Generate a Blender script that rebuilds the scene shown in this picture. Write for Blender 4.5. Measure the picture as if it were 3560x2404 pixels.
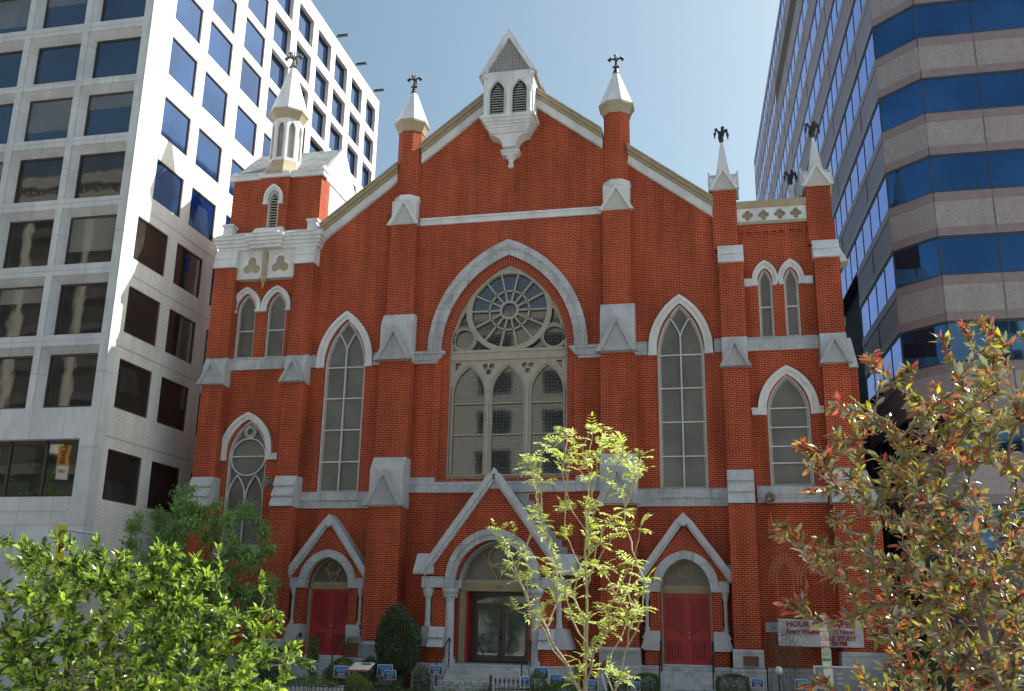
import bpy, bmesh, math, random
from math import sin, cos, pi, sqrt, atan2, radians, hypot
from mathutils import Vector, Matrix
from mathutils.geometry import tessellate_polygon

for o in list(bpy.data.objects): bpy.data.objects.remove(o)
SC = bpy.context.scene
COL = SC.collection

# ------------------------------------------------------------------ camera
cam_data = bpy.data.cameras.new('camera')
cam = bpy.data.objects.new('camera', cam_data); COL.objects.link(cam)
SC.camera = cam
cam_data.sensor_width = 36.0
cam_data.lens = 3442.94 / 3560 * 36
cam_data.clip_start = 0.1; cam_data.clip_end = 3000
YAW, PITCH, ROLL = radians(-12.476), radians(15.634), radians(1.072)
_f = Vector((sin(YAW)*cos(PITCH), cos(YAW)*cos(PITCH), sin(PITCH)))
_r = Vector((cos(YAW), -sin(YAW), 0)); _u = _r.cross(_f)
_r2 = cos(ROLL)*_r + sin(ROLL)*_u; _u2 = -sin(ROLL)*_r + cos(ROLL)*_u
M = Matrix.Identity(4)
for i in range(3):
    M[i][0] = _r2[i]; M[i][1] = _u2[i]; M[i][2] = -_f[i]
M[0][3], M[1][3], M[2][3] = 8.163, -36.0, 2.6
cam.matrix_world = M

# ------------------------------------------------------------------ light
SUN_EL, SUN_ROT = radians(42), radians(60.8)
W = bpy.data.worlds.new('World'); SC.world = W; W.use_nodes = True
wn = W.node_tree; wn.nodes.clear()
sky = wn.nodes.new('ShaderNodeTexSky'); sky.sky_type = 'NISHITA'
sky.sun_disc = False; sky.sun_elevation = SUN_EL; sky.sun_rotation = SUN_ROT
sky.air_density = 1.0; sky.dust_density = 5.2; sky.ozone_density = .3
bg = wn.nodes.new('ShaderNodeBackground'); bg.inputs[1].default_value = 0.10
wo = wn.nodes.new('ShaderNodeOutputWorld')
tint = wn.nodes.new('ShaderNodeMix'); tint.data_type = 'RGBA'; tint.blend_type = 'MULTIPLY'; tint.inputs[0].default_value = 1
tint.inputs[7].default_value = (.82, .97, .93, 1)   # white balance of the photograph
wn.links.new(sky.outputs[0], tint.inputs[6]); wn.links.new(tint.outputs[2], bg.inputs[0]); wn.links.new(bg.outputs[0], wo.inputs[0])
sd = bpy.data.lights.new('sun', 'SUN'); sd.energy = 4.8; sd.angle = radians(0.53)
sd.color = (1.0, 0.95, 0.86)
sun = bpy.data.objects.new('sun', sd); COL.objects.link(sun)
tosun = Vector((sin(SUN_ROT)*cos(SUN_EL), cos(SUN_ROT)*cos(SUN_EL), sin(SUN_EL)))
sun.rotation_euler = tosun.to_track_quat('Z', 'Y').to_euler()
sun.location = tosun*90
SC.view_settings.view_transform = 'Standard'
SC.view_settings.look = 'None'
SC.view_settings.exposure = 1.0
SC.view_settings.gamma = 1.0
SC.render.engine = 'CYCLES'

# ------------------------------------------------------------------ mesh builder
class MB:
    def __init__(s): s.v = []; s.f = []; s.m = []; s.mi = 0
    def add(s, vs, fs):
        b = len(s.v); s.v += [tuple(v) for v in vs]
        for f in fs: s.f.append(tuple(b+i for i in f)); s.m.append(s.mi)
    def box(s, x0, x1, y0, y1, z0, z1):
        s.add([(x0,y0,z0),(x1,y0,z0),(x1,y1,z0),(x0,y1,z0),(x0,y0,z1),(x1,y0,z1),(x1,y1,z1),(x0,y1,z1)],
              [(3,2,1,0),(4,5,6,7),(0,1,5,4),(1,2,6,5),(2,3,7,6),(3,0,4,7)])
    def prism(s, poly, a, b, ax='y'):
        # poly in the two remaining axes, extruded along ax
        def p(q, t):
            if ax == 'y': return (q[0], t, q[1])
            if ax == 'x': return (t, q[0], q[1])
            return (q[0], q[1], t)
        n = len(poly)
        tri = tessellate_polygon([[Vector((q[0], q[1], 0)) for q in poly]])
        vs = [p(q, a) for q in poly] + [p(q, b) for q in poly]
        fs = [tuple(t) for t in tri] + [tuple(n+i for i in reversed(t)) for t in tri]
        fs += [(i, (i+1) % n, n+(i+1) % n, n+i) for i in range(n)]
        s.add(vs, fs)
    def plate(s, outer, holes, y0, y1):
        # a slab in the XZ plane with openings
        loops = [outer]+holes
        flat = [q for l in loops for q in l]
        tri = tessellate_polygon([[Vector((q[0], q[1], 0)) for q in l] for l in loops])
        n = len(flat)
        vs = [(q[0], y0, q[1]) for q in flat]+[(q[0], y1, q[1]) for q in flat]
        fs = [tuple(t) for t in tri]+[tuple(n+i for i in reversed(t)) for t in tri]
        b = 0
        for l in loops:
            k = len(l)
            fs += [(b+i, b+(i+1) % k, n+b+(i+1) % k, n+b+i) for i in range(k)]
            b += k
        s.add(vs, fs)
    def face(s, pts): s.add(pts, [tuple(range(len(pts)))])
    def ring(s, A, B, y0, y1, closed=False):
        # band between two polylines of equal length (x,z), from y0 (front) to y1 (back)
        n = len(A)
        vs = [(q[0], y0, q[1]) for q in A]+[(q[0], y0, q[1]) for q in B]+[(q[0], y1, q[1]) for q in A]+[(q[0], y1, q[1]) for q in B]
        fs = []
        for i in range(n if closed else n-1):
            j = (i+1) % n
            fs += [(i, j, n+j, n+i), (2*n+i, 3*n+i, 3*n+j, 2*n+j), (i, 2*n+i, 2*n+j, j), (n+i, n+j, 3*n+j, 3*n+i)]
        if not closed:
            fs += [(0, n, 3*n, 2*n), (n-1, 3*n-1, 4*n-1, 2*n-1)]
        s.add(vs, fs)
    def path(s, pts, w, y0, y1, closed=False):
        # bar of width w following a polyline in the XZ plane
        n = len(pts); A = []; B = []
        for i in range(n):
            if closed: p, q = pts[i-1], pts[(i+1) % n]
            else: p, q = pts[max(i-1, 0)], pts[min(i+1, n-1)]
            dx, dz = q[0]-p[0], q[1]-p[1]; L = hypot(dx, dz) or 1
            nx, nz = -dz/L*w/2, dx/L*w/2
            A.append((pts[i][0]+nx, pts[i][1]+nz)); B.append((pts[i][0]-nx, pts[i][1]-nz))
        s.ring(A, B, y0, y1, closed)
    def frustum(s, cx, cy, lv, n=8, rot=None, cap=True):
        rot = pi/n if rot is None else rot
        vs = [(cx+r*cos(rot+2*pi*i/n), cy+r*sin(rot+2*pi*i/n), z) for z, r in lv for i in range(n)]
        fs = []
        for k in range(len(lv)-1):
            fs += [(k*n+i, k*n+(i+1) % n, (k+1)*n+(i+1) % n, (k+1)*n+i) for i in range(n)]
        if cap: fs += [tuple(reversed(range(n))), tuple((len(lv)-1)*n+i for i in range(n))]
        s.add(vs, fs)
    def tube(s, pts, rad, n=6, cap=True):
        pts = [Vector(p) for p in pts]
        if not isinstance(rad, (list, tuple)): rad = [rad]*len(pts)
        vs = []
        for i, p in enumerate(pts):
            d = (pts[min(i+1, len(pts)-1)]-pts[max(i-1, 0)]).normalized()
            a = d.cross(Vector((0, 0, 1)) if abs(d.z) < .9 else Vector((1, 0, 0))).normalized(); b = d.cross(a)
            vs += [p+rad[i]*(a*cos(2*pi*k/n)+b*sin(2*pi*k/n)) for k in range(n)]
        fs = []
        for k in range(len(pts)-1):
            fs += [(k*n+i, k*n+(i+1) % n, (k+1)*n+(i+1) % n, (k+1)*n+i) for i in range(n)]
        if cap: fs += [tuple(reversed(range(n))), tuple((len(pts)-1)*n+i for i in range(n))]
        s.add(vs, fs)
    def ball(s, c, r, nu=8, nv=6):
        rx, ry, rz = r if isinstance(r, (tuple, list)) else (r, r, r)
        vs = [(c[0], c[1], c[2]-rz)]
        for j in range(1, nv):
            t = -pi/2+pi*j/nv
            vs += [(c[0]+rx*cos(t)*cos(2*pi*i/nu), c[1]+ry*cos(t)*sin(2*pi*i/nu), c[2]+rz*sin(t)) for i in range(nu)]
        vs.append((c[0], c[1], c[2]+rz)); L = len(vs)-1
        fs = [(0, 1+(i+1) % nu, 1+i) for i in range(nu)]
        for j in range(nv-2):
            b = 1+j*nu
            fs += [(b+i, b+(i+1) % nu, b+nu+(i+1) % nu, b+nu+i) for i in range(nu)]
        b = 1+(nv-2)*nu
        fs += [(b+i, b+(i+1) % nu, L) for i in range(nu)]
        s.add(vs, fs)
    def build(s, name, mat, parent=None, smooth=False, bevel=0, fixn=True):
        me = bpy.data.meshes.new(name); me.from_pydata(s.v, [], s.f)
        mats = mat if isinstance(mat, (list, tuple)) else [mat]
        for m in mats: me.materials.append(m)
        if len(mats) > 1: me.polygons.foreach_set('material_index', s.m)
        if fixn:
            bm = bmesh.new(); bm.from_mesh(me)
            bmesh.ops.recalc_face_normals(bm, faces=bm.faces)
            bm.to_mesh(me); bm.free()
        if smooth: me.polygons.foreach_set('use_smooth', [True]*len(me.polygons))
        me.update()
        o = bpy.data.objects.new(name, me); COL.objects.link(o)
        if parent is not None: o.parent = parent
        if bevel:
            b = o.modifiers.new('bevel', 'BEVEL'); b.width = bevel; b.segments = 2; b.limit_method = 'ANGLE'; b.angle_limit = radians(40)
        return o

def comps(mb):
    p = list(range(len(mb.v)))
    def fd(a):
        while p[a] != a: p[a] = p[p[a]]; a = p[a]
        return a
    for f in mb.f:
        for q in f[1:]: p[fd(f[0])] = fd(q)
    d = {}
    for f, mi in zip(mb.f, mb.m): d.setdefault(fd(f[0]), []).append((f, mi))
    out = []
    for fs in d.values():
        n = MB(); ids = {}
        for f, mi in fs:
            for q in f:
                if q not in ids: ids[q] = len(n.v); n.v.append(mb.v[q])
            n.f.append(tuple(ids[q] for q in f)); n.m.append(mi)
        out.append(n)
    return out
def lr(mb, cx):
    """the left-hand and right-hand halves of a mirrored pair of pieces"""
    a, b = MB(), MB()
    for c in comps(mb):
        t = a if sum(v[0] for v in c.v)/len(c.v) < cx else b
        o = len(t.v); t.v += c.v; t.f += [tuple(o+i for i in f) for f in c.f]; t.m += c.m
    return [q for q in (a, b) if q.v]

def empty(name, label, cat, loc=(0, 0, 0), group=None, rz=0):
    o = bpy.data.objects.new(name, None); COL.objects.link(o); o.location = loc; o.rotation_euler = (0, 0, rz)
    o.empty_display_size = .2
    return tag(o, label, cat, group)
def tag(o, label=None, cat=None, group=None, kind=None):
    if label: o['label'] = label
    if cat: o['category'] = cat
    if group: o['group'] = group
    if kind: o['kind'] = kind
    return o
def dup(root, loc=None, rz=None, label=None):
    r = root.copy(); COL.objects.link(r)
    if loc is not None: r.location = loc
    if rz is not None: r.rotation_euler = (0, 0, rz)
    if label: r['label'] = label
    for c in list(root.children):
        d = c.copy(); COL.objects.link(d); d.parent = r
        for g in list(c.children):
            h = g.copy(); COL.objects.link(h); h.parent = d
    return r

def text(name, body, size, loc, mat, parent, rot=(pi/2, 0, 0), ext=0.004, align='CENTER', sx=1.0, bold=0):
    cu = bpy.data.curves.new(name, 'FONT'); cu.body = body; cu.size = size; cu.extrude = ext
    cu.align_x = align; cu.align_y = 'CENTER'; cu.offset = bold; cu.resolution_u = 2
    o = bpy.data.objects.new(name, cu); COL.objects.link(o)
    bpy.context.view_layer.update()
    me = bpy.data.meshes.new_from_object(o)
    bpy.data.objects.remove(o)
    me.materials.clear(); me.materials.append(mat)
    t = bpy.data.objects.new(name, me); COL.objects.link(t)
    t.location = loc; t.rotation_euler = rot; t.scale = (sx, 1, 1)
    t.parent = parent
    return t

def arch(cx, w, zs, za, n=12):
    """pointed arch polyline: left springing -> apex -> right springing"""
    h = za-zs; R = (w*w+h*h)/(2*w); c = R-w
    t = atan2(h, c) if c > 1e-6 else pi/2
    right = [(cx-c+R*cos(t*i/n), zs+R*sin(t*i/n)) for i in range(n+1)]
    left = [(2*cx-x, z) for x, z in right]
    return left[:-1]+right[::-1]
def lancet(cx, w, zb, zs, za, n=12):
    return [(cx-w, zb)]+arch(cx, w, zs, za, n)+[(cx+w, zb)]
def circle(cx, cz, r, n=32): return [(cx+r*cos(2*pi*i/n), cz+r*sin(2*pi*i/n)) for i in range(n)]
def arc(cx, cz, r, a0, a1, n=10): return [(cx+r*cos(a0+(a1-a0)*i/n), cz+r*sin(a0+(a1-a0)*i/n)) for i in range(n+1)]

# ------------------------------------------------------------------ materials
def nodes(name):
    m = bpy.data.materials.new(name); m.use_nodes = True; nt = m.node_tree
    p = nt.nodes['Principled BSDF']
    return m, nt, p
def N(nt, t, **kw):
    n = nt.nodes.new(t)
    for k, v in kw.items(): setattr(n, k, v)
    return n
def ramp(nt, fac, stops):
    r = N(nt, 'ShaderNodeValToRGB'); nt.links.new(fac, r.inputs[0])
    el = r.color_ramp.elements
    while len(el) < len(stops): el.new(.5)
    for e, (p, c) in zip(el, stops): e.position = p; e.color = (*c, 1)
    return r.outputs[0]
def plain(name, c, rough=.6, metal=0, var=.12, scale=3.0, bump=0, spec=.5, streak=False, dirt=0, joints=None):
    m, nt, p = nodes(name)
    tc = N(nt, 'ShaderNodeTexCoord'); mp = N(nt, 'ShaderNodeMapping'); nt.links.new(tc.outputs['Object'], mp.inputs[0])
    if streak: mp.inputs['Scale'].default_value = (1.6, 1.6, .5)
    no = N(nt, 'ShaderNodeTexNoise'); no.inputs['Scale'].default_value = scale; no.inputs['Detail'].default_value = 8; no.inputs['Roughness'].default_value = .65
    nt.links.new(mp.outputs[0], no.inputs[0])
    lo = tuple(max(0, x*(1-var)) for x in c); hi = tuple(min(1, x*(1+var)) for x in c)
    base = ramp(nt, no.outputs[0], [(.3, lo), (.7, hi)])
    if dirt:
        n3 = N(nt, 'ShaderNodeTexNoise'); n3.inputs['Scale'].default_value = 1.1; n3.inputs['Detail'].default_value = 10; n3.inputs['Roughness'].default_value = .7
        m3 = N(nt, 'ShaderNodeMapping'); m3.inputs['Scale'].default_value = (1.5, 1.5, .45); nt.links.new(tc.outputs['Object'], m3.inputs[0]); nt.links.new(m3.outputs[0], n3.inputs[0])
        mu = N(nt, 'ShaderNodeMix', data_type='RGBA', blend_type='MULTIPLY'); mu.inputs[0].default_value = 1
        nt.links.new(base, mu.inputs[6]); nt.links.new(ramp(nt, n3.outputs[0], [(.36, (1-dirt,)*3), (.55, (1, 1, 1))]), mu.inputs[7]); base = mu.outputs[2]
    if joints:
        so = N(nt, 'ShaderNodeSeparateXYZ'); nt.links.new(tc.outputs['Object'], so.inputs[0])
        ad = N(nt, 'ShaderNodeMath', operation='ADD'); nt.links.new(so.outputs[0], ad.inputs[0]); nt.links.new(so.outputs[1], ad.inputs[1])
        cb = N(nt, 'ShaderNodeCombineXYZ'); nt.links.new(ad.outputs[0], cb.inputs[0]); nt.links.new(so.outputs[2], cb.inputs[1])
        bj = N(nt, 'ShaderNodeTexBrick'); nt.links.new(cb.outputs[0], bj.inputs[0]); bj.offset = joints[3]
        for k_, v_ in (('Scale', 1), ('Mortar Size', joints[2]), ('Mortar Smooth', .3), ('Brick Width', joints[0]), ('Row Height', joints[1]), ('Bias', 0)): bj.inputs[k_].default_value = v_
        bj.inputs['Color1'].default_value = (1, 1, 1, 1); bj.inputs['Color2'].default_value = (.86, .87, .88, 1); bj.inputs['Mortar'].default_value = (.55, .55, .55, 1)
        mj = N(nt, 'ShaderNodeMix', data_type='RGBA', blend_type='MULTIPLY'); mj.inputs[0].default_value = 1
        nt.links.new(base, mj.inputs[6]); nt.links.new(bj.outputs[0], mj.inputs[7]); base = mj.outputs[2]
    nt.links.new(base, p.inputs['Base Color'])
    p.inputs['Roughness'].default_value = rough; p.inputs['Metallic'].default_value = metal
    p.inputs['Specular IOR Level'].default_value = spec
    if bump:
        n2 = N(nt, 'ShaderNodeTexNoise'); n2.inputs['Scale'].default_value = 45; n2.inputs['Detail'].default_value = 6
        nt.links.new(tc.outputs['Object'], n2.inputs[0])
        b = N(nt, 'ShaderNodeBump'); b.inputs['Strength'].default_value = bump; b.inputs['Distance'].default_value = .02
        nt.links.new(n2.outputs[0], b.inputs['Height']); nt.links.new(b.outputs[0], p.inputs['Normal'])
    return m

def brickmat(name, c1, c2, mortar, bw=.213, rh=.0677, ms=.011, stain=.38, bump=.5, offset=.5):
    m, nt, p = nodes(name); L = nt.links
    tc = N(nt, 'ShaderNodeTexCoord'); ge = N(nt, 'ShaderNodeNewGeometry')
    so = N(nt, 'ShaderNodeSeparateXYZ'); L.new(tc.outputs['Object'], so.inputs[0])
    sn = N(nt, 'ShaderNodeSeparateXYZ'); L.new(ge.outputs['Normal'], sn.inputs[0])
    ax = N(nt, 'ShaderNodeMath', operation='ABSOLUTE'); L.new(sn.outputs[0], ax.inputs[0])
    ay = N(nt, 'ShaderNodeMath', operation='ABSOLUTE'); L.new(sn.outputs[1], ay.inputs[0])
    gt = N(nt, 'ShaderNodeMath', operation='GREATER_THAN'); L.new(ax.outputs[0], gt.inputs[0]); L.new(ay.outputs[0], gt.inputs[1])
    mx = N(nt, 'ShaderNodeMix'); L.new(gt.outputs[0], mx.inputs[0]); L.new(so.outputs[0], mx.inputs[2]); L.new(so.outputs[1], mx.inputs[3])
    cb = N(nt, 'ShaderNodeCombineXYZ'); L.new(mx.outputs[0], cb.inputs[0]); L.new(so.outputs[2], cb.inputs[1])
    br = N(nt, 'ShaderNodeTexBrick'); L.new(cb.outputs[0], br.inputs[0])
    br.offset = offset
    for k, v in (('Scale', 1), ('Mortar Size', ms), ('Mortar Smooth', .25), ('Brick Width', bw), ('Row Height', rh), ('Bias', -.1)): br.inputs[k].default_value = v
    br.inputs['Color1'].default_value = (*c1, 1); br.inputs['Color2'].default_value = (*c2, 1); br.inputs['Mortar'].default_value = (*mortar, 1)
    n1 = N(nt, 'ShaderNodeTexNoise'); n1.inputs['Scale'].default_value = .55; n1.inputs['Detail'].default_value = 9; n1.inputs['Roughness'].default_value = .6
    mp = N(nt, 'ShaderNodeMapping'); mp.inputs['Scale'].default_value = (1, 1, .6); L.new(tc.outputs['Object'], mp.inputs[0]); L.new(mp.outputs[0], n1.inputs[0])
    st = ramp(nt, n1.outputs[0], [(.32, (1-stain,)*3), (.68, (1+stain*.4,)*3)])
    mu = N(nt, 'ShaderNodeMix', data_type='RGBA', blend_type='MULTIPLY'); mu.inputs[0].default_value = 1
    L.new(br.outputs[0], mu.inputs[6]); L.new(st, mu.inputs[7])
    m4 = N(nt, 'ShaderNodeMapping'); m4.inputs['Scale'].default_value = (2.6, 2.6, .22); L.new(tc.outputs['Object'], m4.inputs[0])
    n4 = N(nt, 'ShaderNodeTexNoise'); n4.inputs['Scale'].default_value = 1; n4.inputs['Detail'].default_value = 7; L.new(m4.outputs[0], n4.inputs[0])
    mv = N(nt, 'ShaderNodeMix', data_type='RGBA', blend_type='MULTIPLY'); mv.inputs[0].default_value = 1
    L.new(mu.outputs[2], mv.inputs[6]); L.new(ramp(nt, n4.outputs[0], [(.38, (1-stain*.55, 1-stain*.6, 1-stain*.6)), (.58, (1.05, 1.05, 1.05))]), mv.inputs[7]); L.new(mv.outputs[2], p.inputs['Base Color'])
    p.inputs['Roughness'].default_value = .85; p.inputs['Specular IOR Level'].default_value = .25
    if bump:
        b = N(nt, 'ShaderNodeBump', invert=True); b.inputs['Strength'].default_value = bump; b.inputs['Distance'].default_value = .006
        L.new(br.outputs['Fac'], b.inputs['Height']); L.new(b.outputs[0], p.inputs['Normal'])
    return m

def glassmat(name, c, rough=.04, metal=0., spec=.8, wav=.02, scale=.6, coat=0):
    m, nt, p = nodes(name); L = nt.links
    tc = N(nt, 'ShaderNodeTexCoord')
    n1 = N(nt, 'ShaderNodeTexNoise'); n1.inputs['Scale'].default_value = scale; n1.inputs['Detail'].default_value = 2
    L.new(tc.outputs['Object'], n1.inputs[0])
    lo = tuple(x*.8 for x in c); hi = tuple(min(1, x*1.2) for x in c)
    L.new(ramp(nt, n1.outputs[0], [(.35, lo), (.65, hi)]), p.inputs['Base Color'])
    p.inputs['Roughness'].default_value = rough; p.inputs['Metallic'].default_value = metal; p.inputs['Specular IOR Level'].default_value = spec
    p.inputs['Coat Weight'].default_value = coat; p.inputs['Coat Roughness'].default_value = .02
    if wav:
        b = N(nt, 'ShaderNodeBump'); b.inputs['Strength'].default_value = wav; b.inputs['Distance'].default_value = 1
        L.new(n1.outputs[0], b.inputs['Height']); L.new(b.outputs[0], p.inputs['Normal'])
        if coat: L.new(b.outputs[0], p.inputs['Coat Normal'])
    return m

def leadglass(name, c, lead):
    m, nt, p = nodes(name); L = nt.links
    tc = N(nt, 'ShaderNodeTexCoord'); mp = N(nt, 'ShaderNodeMapping'); mp.inputs['Scale'].default_value = (1, .02, 1)
    L.new(tc.outputs['Object'], mp.inputs[0])
    v = N(nt, 'ShaderNodeTexVoronoi', feature='DISTANCE_TO_EDGE'); v.inputs['Scale'].default_value = 7.5; v.inputs['Randomness'].default_value = .35
    L.new(mp.outputs[0], v.inputs[0])
    col = ramp(nt, v.outputs[0], [(.0, lead), (.015, lead), (.03, c)])
    L.new(col, p.inputs['Base Color']); p.inputs['Roughness'].default_value = .05; p.inputs['Specular IOR Level'].default_value = .9
    n1 = N(nt, 'ShaderNodeTexNoise'); n1.inputs['Scale'].default_value = 1.2; L.new(tc.outputs['Object'], n1.inputs[0])
    b = N(nt, 'ShaderNodeBump'); b.inputs['Strength'].default_value = .002; b.inputs['Distance'].default_value = 1
    L.new(n1.outputs[0], b.inputs['Height']); L.new(b.outputs[0], p.inputs['Normal'])
    p.inputs['Coat Weight'].default_value = 1; p.inputs['Coat Roughness'].default_value = .02
    return m

def leafmat(name, c, tr, gloss=.35, rough=.35):
    m, nt, p = nodes(name); L = nt.links
    ge = N(nt, 'ShaderNodeNewGeometry')
    h = N(nt, 'ShaderNodeHueSaturation'); h.inputs['Color'].default_value = (*c, 1)
    mr = N(nt, 'ShaderNodeMapRange'); L.new(ge.outputs['Random Per Island'], mr.inputs[0]); mr.inputs[3].default_value = .6; mr.inputs[4].default_value = 1.45
    L.new(mr.outputs[0], h.inputs['Value'])
    mr2 = N(nt, 'ShaderNodeMapRange'); L.new(ge.outputs['Random Per Island'], mr2.inputs[0]); mr2.inputs[3].default_value = .515; mr2.inputs[4].default_value = .485
    L.new(mr2.outputs[0], h.inputs['Hue'])
    L.new(h.outputs[0], p.inputs['Base Color']); p.inputs['Roughness'].default_value = rough; p.inputs['Specular IOR Level'].default_value = gloss
    t = N(nt, 'ShaderNodeBsdfTranslucent'); t.inputs[0].default_value = (*tr, 1)
    mx = N(nt, 'ShaderNodeMixShader'); mx.inputs[0].default_value = .38
    out = nt.nodes['Material Output']
    L.new(p.outputs[0], mx.inputs[1]); L.new(t.outputs[0], mx.inputs[2]); L.new(mx.outputs[0], out.inputs[0])
    return m

BRICK = brickmat('red_brick', (.32, .023, .007), (.15, .011, .005), (.64, .21, .105), ms=.0115, stain=.30)
VOUSS = plain('voussoir_brick', (.28, .036, .015), .85, var=.3, scale=9)
GRANITE = plain('granite', (.50, .515, .54), .8, var=.16, scale=7, bump=.3, dirt=.32, joints=(1.15, .58, .012, .5))
SLAB = plain('granite_slab', (.50, .515, .54), .8, var=.12, scale=9, bump=.3, dirt=.22)
GABL = plain('granite_gablet_shade', (.39, .405, .43), .8, var=.12, scale=9, bump=.3, dirt=.2)  # darker copy of the slab granite; rim shading put into its colour
WHITE = plain('white_paint', (.66, .67, .69), .55, var=.07, scale=2, streak=True, dirt=.20)
TAN = plain('tan_paint', (.35, .295, .20), .6, var=.10, scale=3)
TRAC = plain('taupe_tracery_paint', (.37, .34, .29), .6, var=.12, scale=4)
TRACW = plain('weathered_white_frame', (.52, .54, .56), .6, var=.25, scale=14)
SLATE = brickmat('slate_tiles', (.22, .24, .25), (.34, .36, .37), (.10, .11, .12), bw=.28, rh=.13, ms=.012, stain=.2, bump=.6)
IRON = plain('black_iron', (.015, .015, .018), .45, var=.3, spec=.6)
PGLASS = glassmat('grey_storm_glazing', (.135, .137, .13), .22, 0, .5, .003, .7)
WGLASS = leadglass('leaded_glass', (.025, .028, .03), (.22, .22, .20))
DOORRED = plain('red_door_paint', (.40, .026, .032), .5, var=.12, scale=6)
BRASS = plain('brass', (.85, .55, .16), .25, 1, .08, 8)
LOUVRE = plain('louvre_slat_paint', (.50, .48, .44), .6)
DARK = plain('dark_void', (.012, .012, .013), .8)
CONC = plain('white_concrete', (.58, .60, .63), .75, var=.08, scale=1.1, bump=.15, dirt=.16, joints=(1.403, 2.85, .014, 0))
WBRICK = brickmat('white_glazed_brick', (.74, .73, .71), (.70, .685, .675), (.52, .50, .49), bw=.31, rh=.105, ms=.012, stain=.10, bump=.3)
OFRAME = plain('bronze_window_frame', (.05, .04, .035), .4)
OGLASS = glassmat('blue_office_glass', (.012, .032, .075), .03, 0, .9, .006, .5, coat=.5)
SGLASS = glassmat('blue_side_glass', (.022, .065, .19), .05, .75, .8, .004, .4)
RGLASS = glassmat('blue_mirror_glass', (.02, .12, .62), .03, .9, .8, .008, .6)  # side face copy; bright sky reflection put into its colour
RGLASS2 = glassmat('dark_blue_mirror_glass', (.052, .125, .25), .04, .9, .8, .006, .35)  # darker copy of the same mirror glass for the front
STONE1 = plain('grey_pink_granite', (.30, .262, .265), .55, var=.22, scale=9, bump=.1, dirt=.12)
STONE2 = plain('dark_pink_granite', (.225, .172, .178), .45, var=.12, scale=3)
RFRAME = plain('dark_mullion', (.03, .04, .06), .4)
BGLASS = glassmat('smoky_office_glass', (.030, .029, .027), .02, 0, .5, .004, .8, coat=.25)
BLINDG = glassmat('grey_blind_behind_glass', (.11, .11, .11), .12, 0, .8, .002, .5, coat=.5)
BLIND = plain('window_blind', (.30, .31, .33), .8)
ASPH = plain('asphalt', (.05, .05, .052), .9, var=.25, scale=.8, bump=.3)
PAVE = plain('concrete_paving', (.52, .51, .49), .85, var=.15, scale=1.2, bump=.2)
SOIL = plain('garden_soil', (.055, .04, .028), .95, var=.35, scale=4, bump=.5)
BARK = plain('grey_bark', (.16, .135, .11), .85, var=.35, scale=30, bump=.5)
BARK2 = plain('pale_branch_bark', (.30, .27, .19), .7, var=.3, scale=30, bump=.3)

# ================================================================== SETTING
g = MB(); g.face([(-400, -400, 0), (400, -400, 0), (400, 400, 0), (-400, 400, 0)])
tag(g.build('ground', PAVE), kind='structure')
g = MB(); g.box(-200, 200, -28, -12.5, .002, .006)
tag(g.build('street', ASPH), kind='structure')
g = MB(); g.box(-200, 200, -12.5, -7.6, .003, .15); g.box(-200, 200, -45, -28, .003, .15)
tag(g.build('pavement', PAVE), kind='structure')
g = MB(); g.box(-12.9, 13.2, -7.2, 1.5, .151, .40)
tag(g.build('garden_bed', SOIL), kind='structure')

# ================================================================== CHURCH
church = empty('church', 'red brick gothic church with pointed windows, white pinnacles and three gabled doorways', 'church')
def part(mb, name, mat, parent=None, cx=None, **k):
    par_ = parent if parent is not None else church
    if name in ('glazing_bar', 'hood_return', 'gablet_panel', 'acroterion', 'roundel_tracery'): return [q.build(name, mat, par_, **k) for q in comps(mb)][0]
    if cx is None: return mb.build(name, mat, par_, **k)
    return [q.build(name, mat, par_, **k) for q in lr(mb, cx)][0]

# --- windows / openings of the facade plane (Y = 0)
TALL = [(s*6.62, .86, 7.29, 12.3, 14.30) for s in (-1, 1)]
CW = 2.63
op = []
for cx, w, zb, zs, za in TALL: op.append(lancet(cx, w, zb, zs, za))
op.append(lancet(0, CW, 7.8, 12.72, 16.68, 16))
LT = [(-11.12, .42), (-9.77, .42)]
for cx, w in LT: op.append(lancet(cx, w, 12.83, 14.85, 15.62))
op.append(lancet(-10.52, .83, 5.25, 8.75, 10.25))
RTW = [(9.79, .26), (10.72, .26)]
for cx, w in RTW: op.append(lancet(cx, w, 12.83, 14.9, 15.5))
op.append(lancet(10.37, .74, 7.36, 10.0, 11.42))
for cx in (-6.58, 6.57): op.append(lancet(cx, .87, 1.30, 3.75, 4.9))
op.append(lancet(0, 1.38, 1.2, 3.8, 5.4))
outline = [(-12.42, 0), (12.42, 0), (12.42, 17.3), (8.0, 17.3), (8.0, 18.2), (0, 24.35), (-8.0, 18.2), (-12.35, 18.2)]
m = MB(); m.plate(outline, op, 0, .45); part(m, 'front_wall', BRICK)
# nave, side walls and roof behind the facade
m = MB(); m.box(-12.3, -12.0, .46, 34, 0, 13.5); m.box(12.0, 12.3, 5.2, 34, 0, 13.5); m.box(-12.3, 12.3, 34, 34.3, 0, 13.5)
m.prism([(-12.3, 13.5), (12.3, 13.5), (0, 23.5)], 33.9, 34.25)
part(m, 'nave_wall', BRICK)
m = MB()
for s in (-1, 1):
    m.prism([(s*12.6, 13.3), (0, 23.9), (0, 24.2), (s*12.6, 13.6)], .46, 34.4)
part(m, 'roof', SLATE)
m = MB(); m.box(-12, 12, .7, 33.9, .3, 12.9); part(m, 'interior', DARK)

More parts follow.
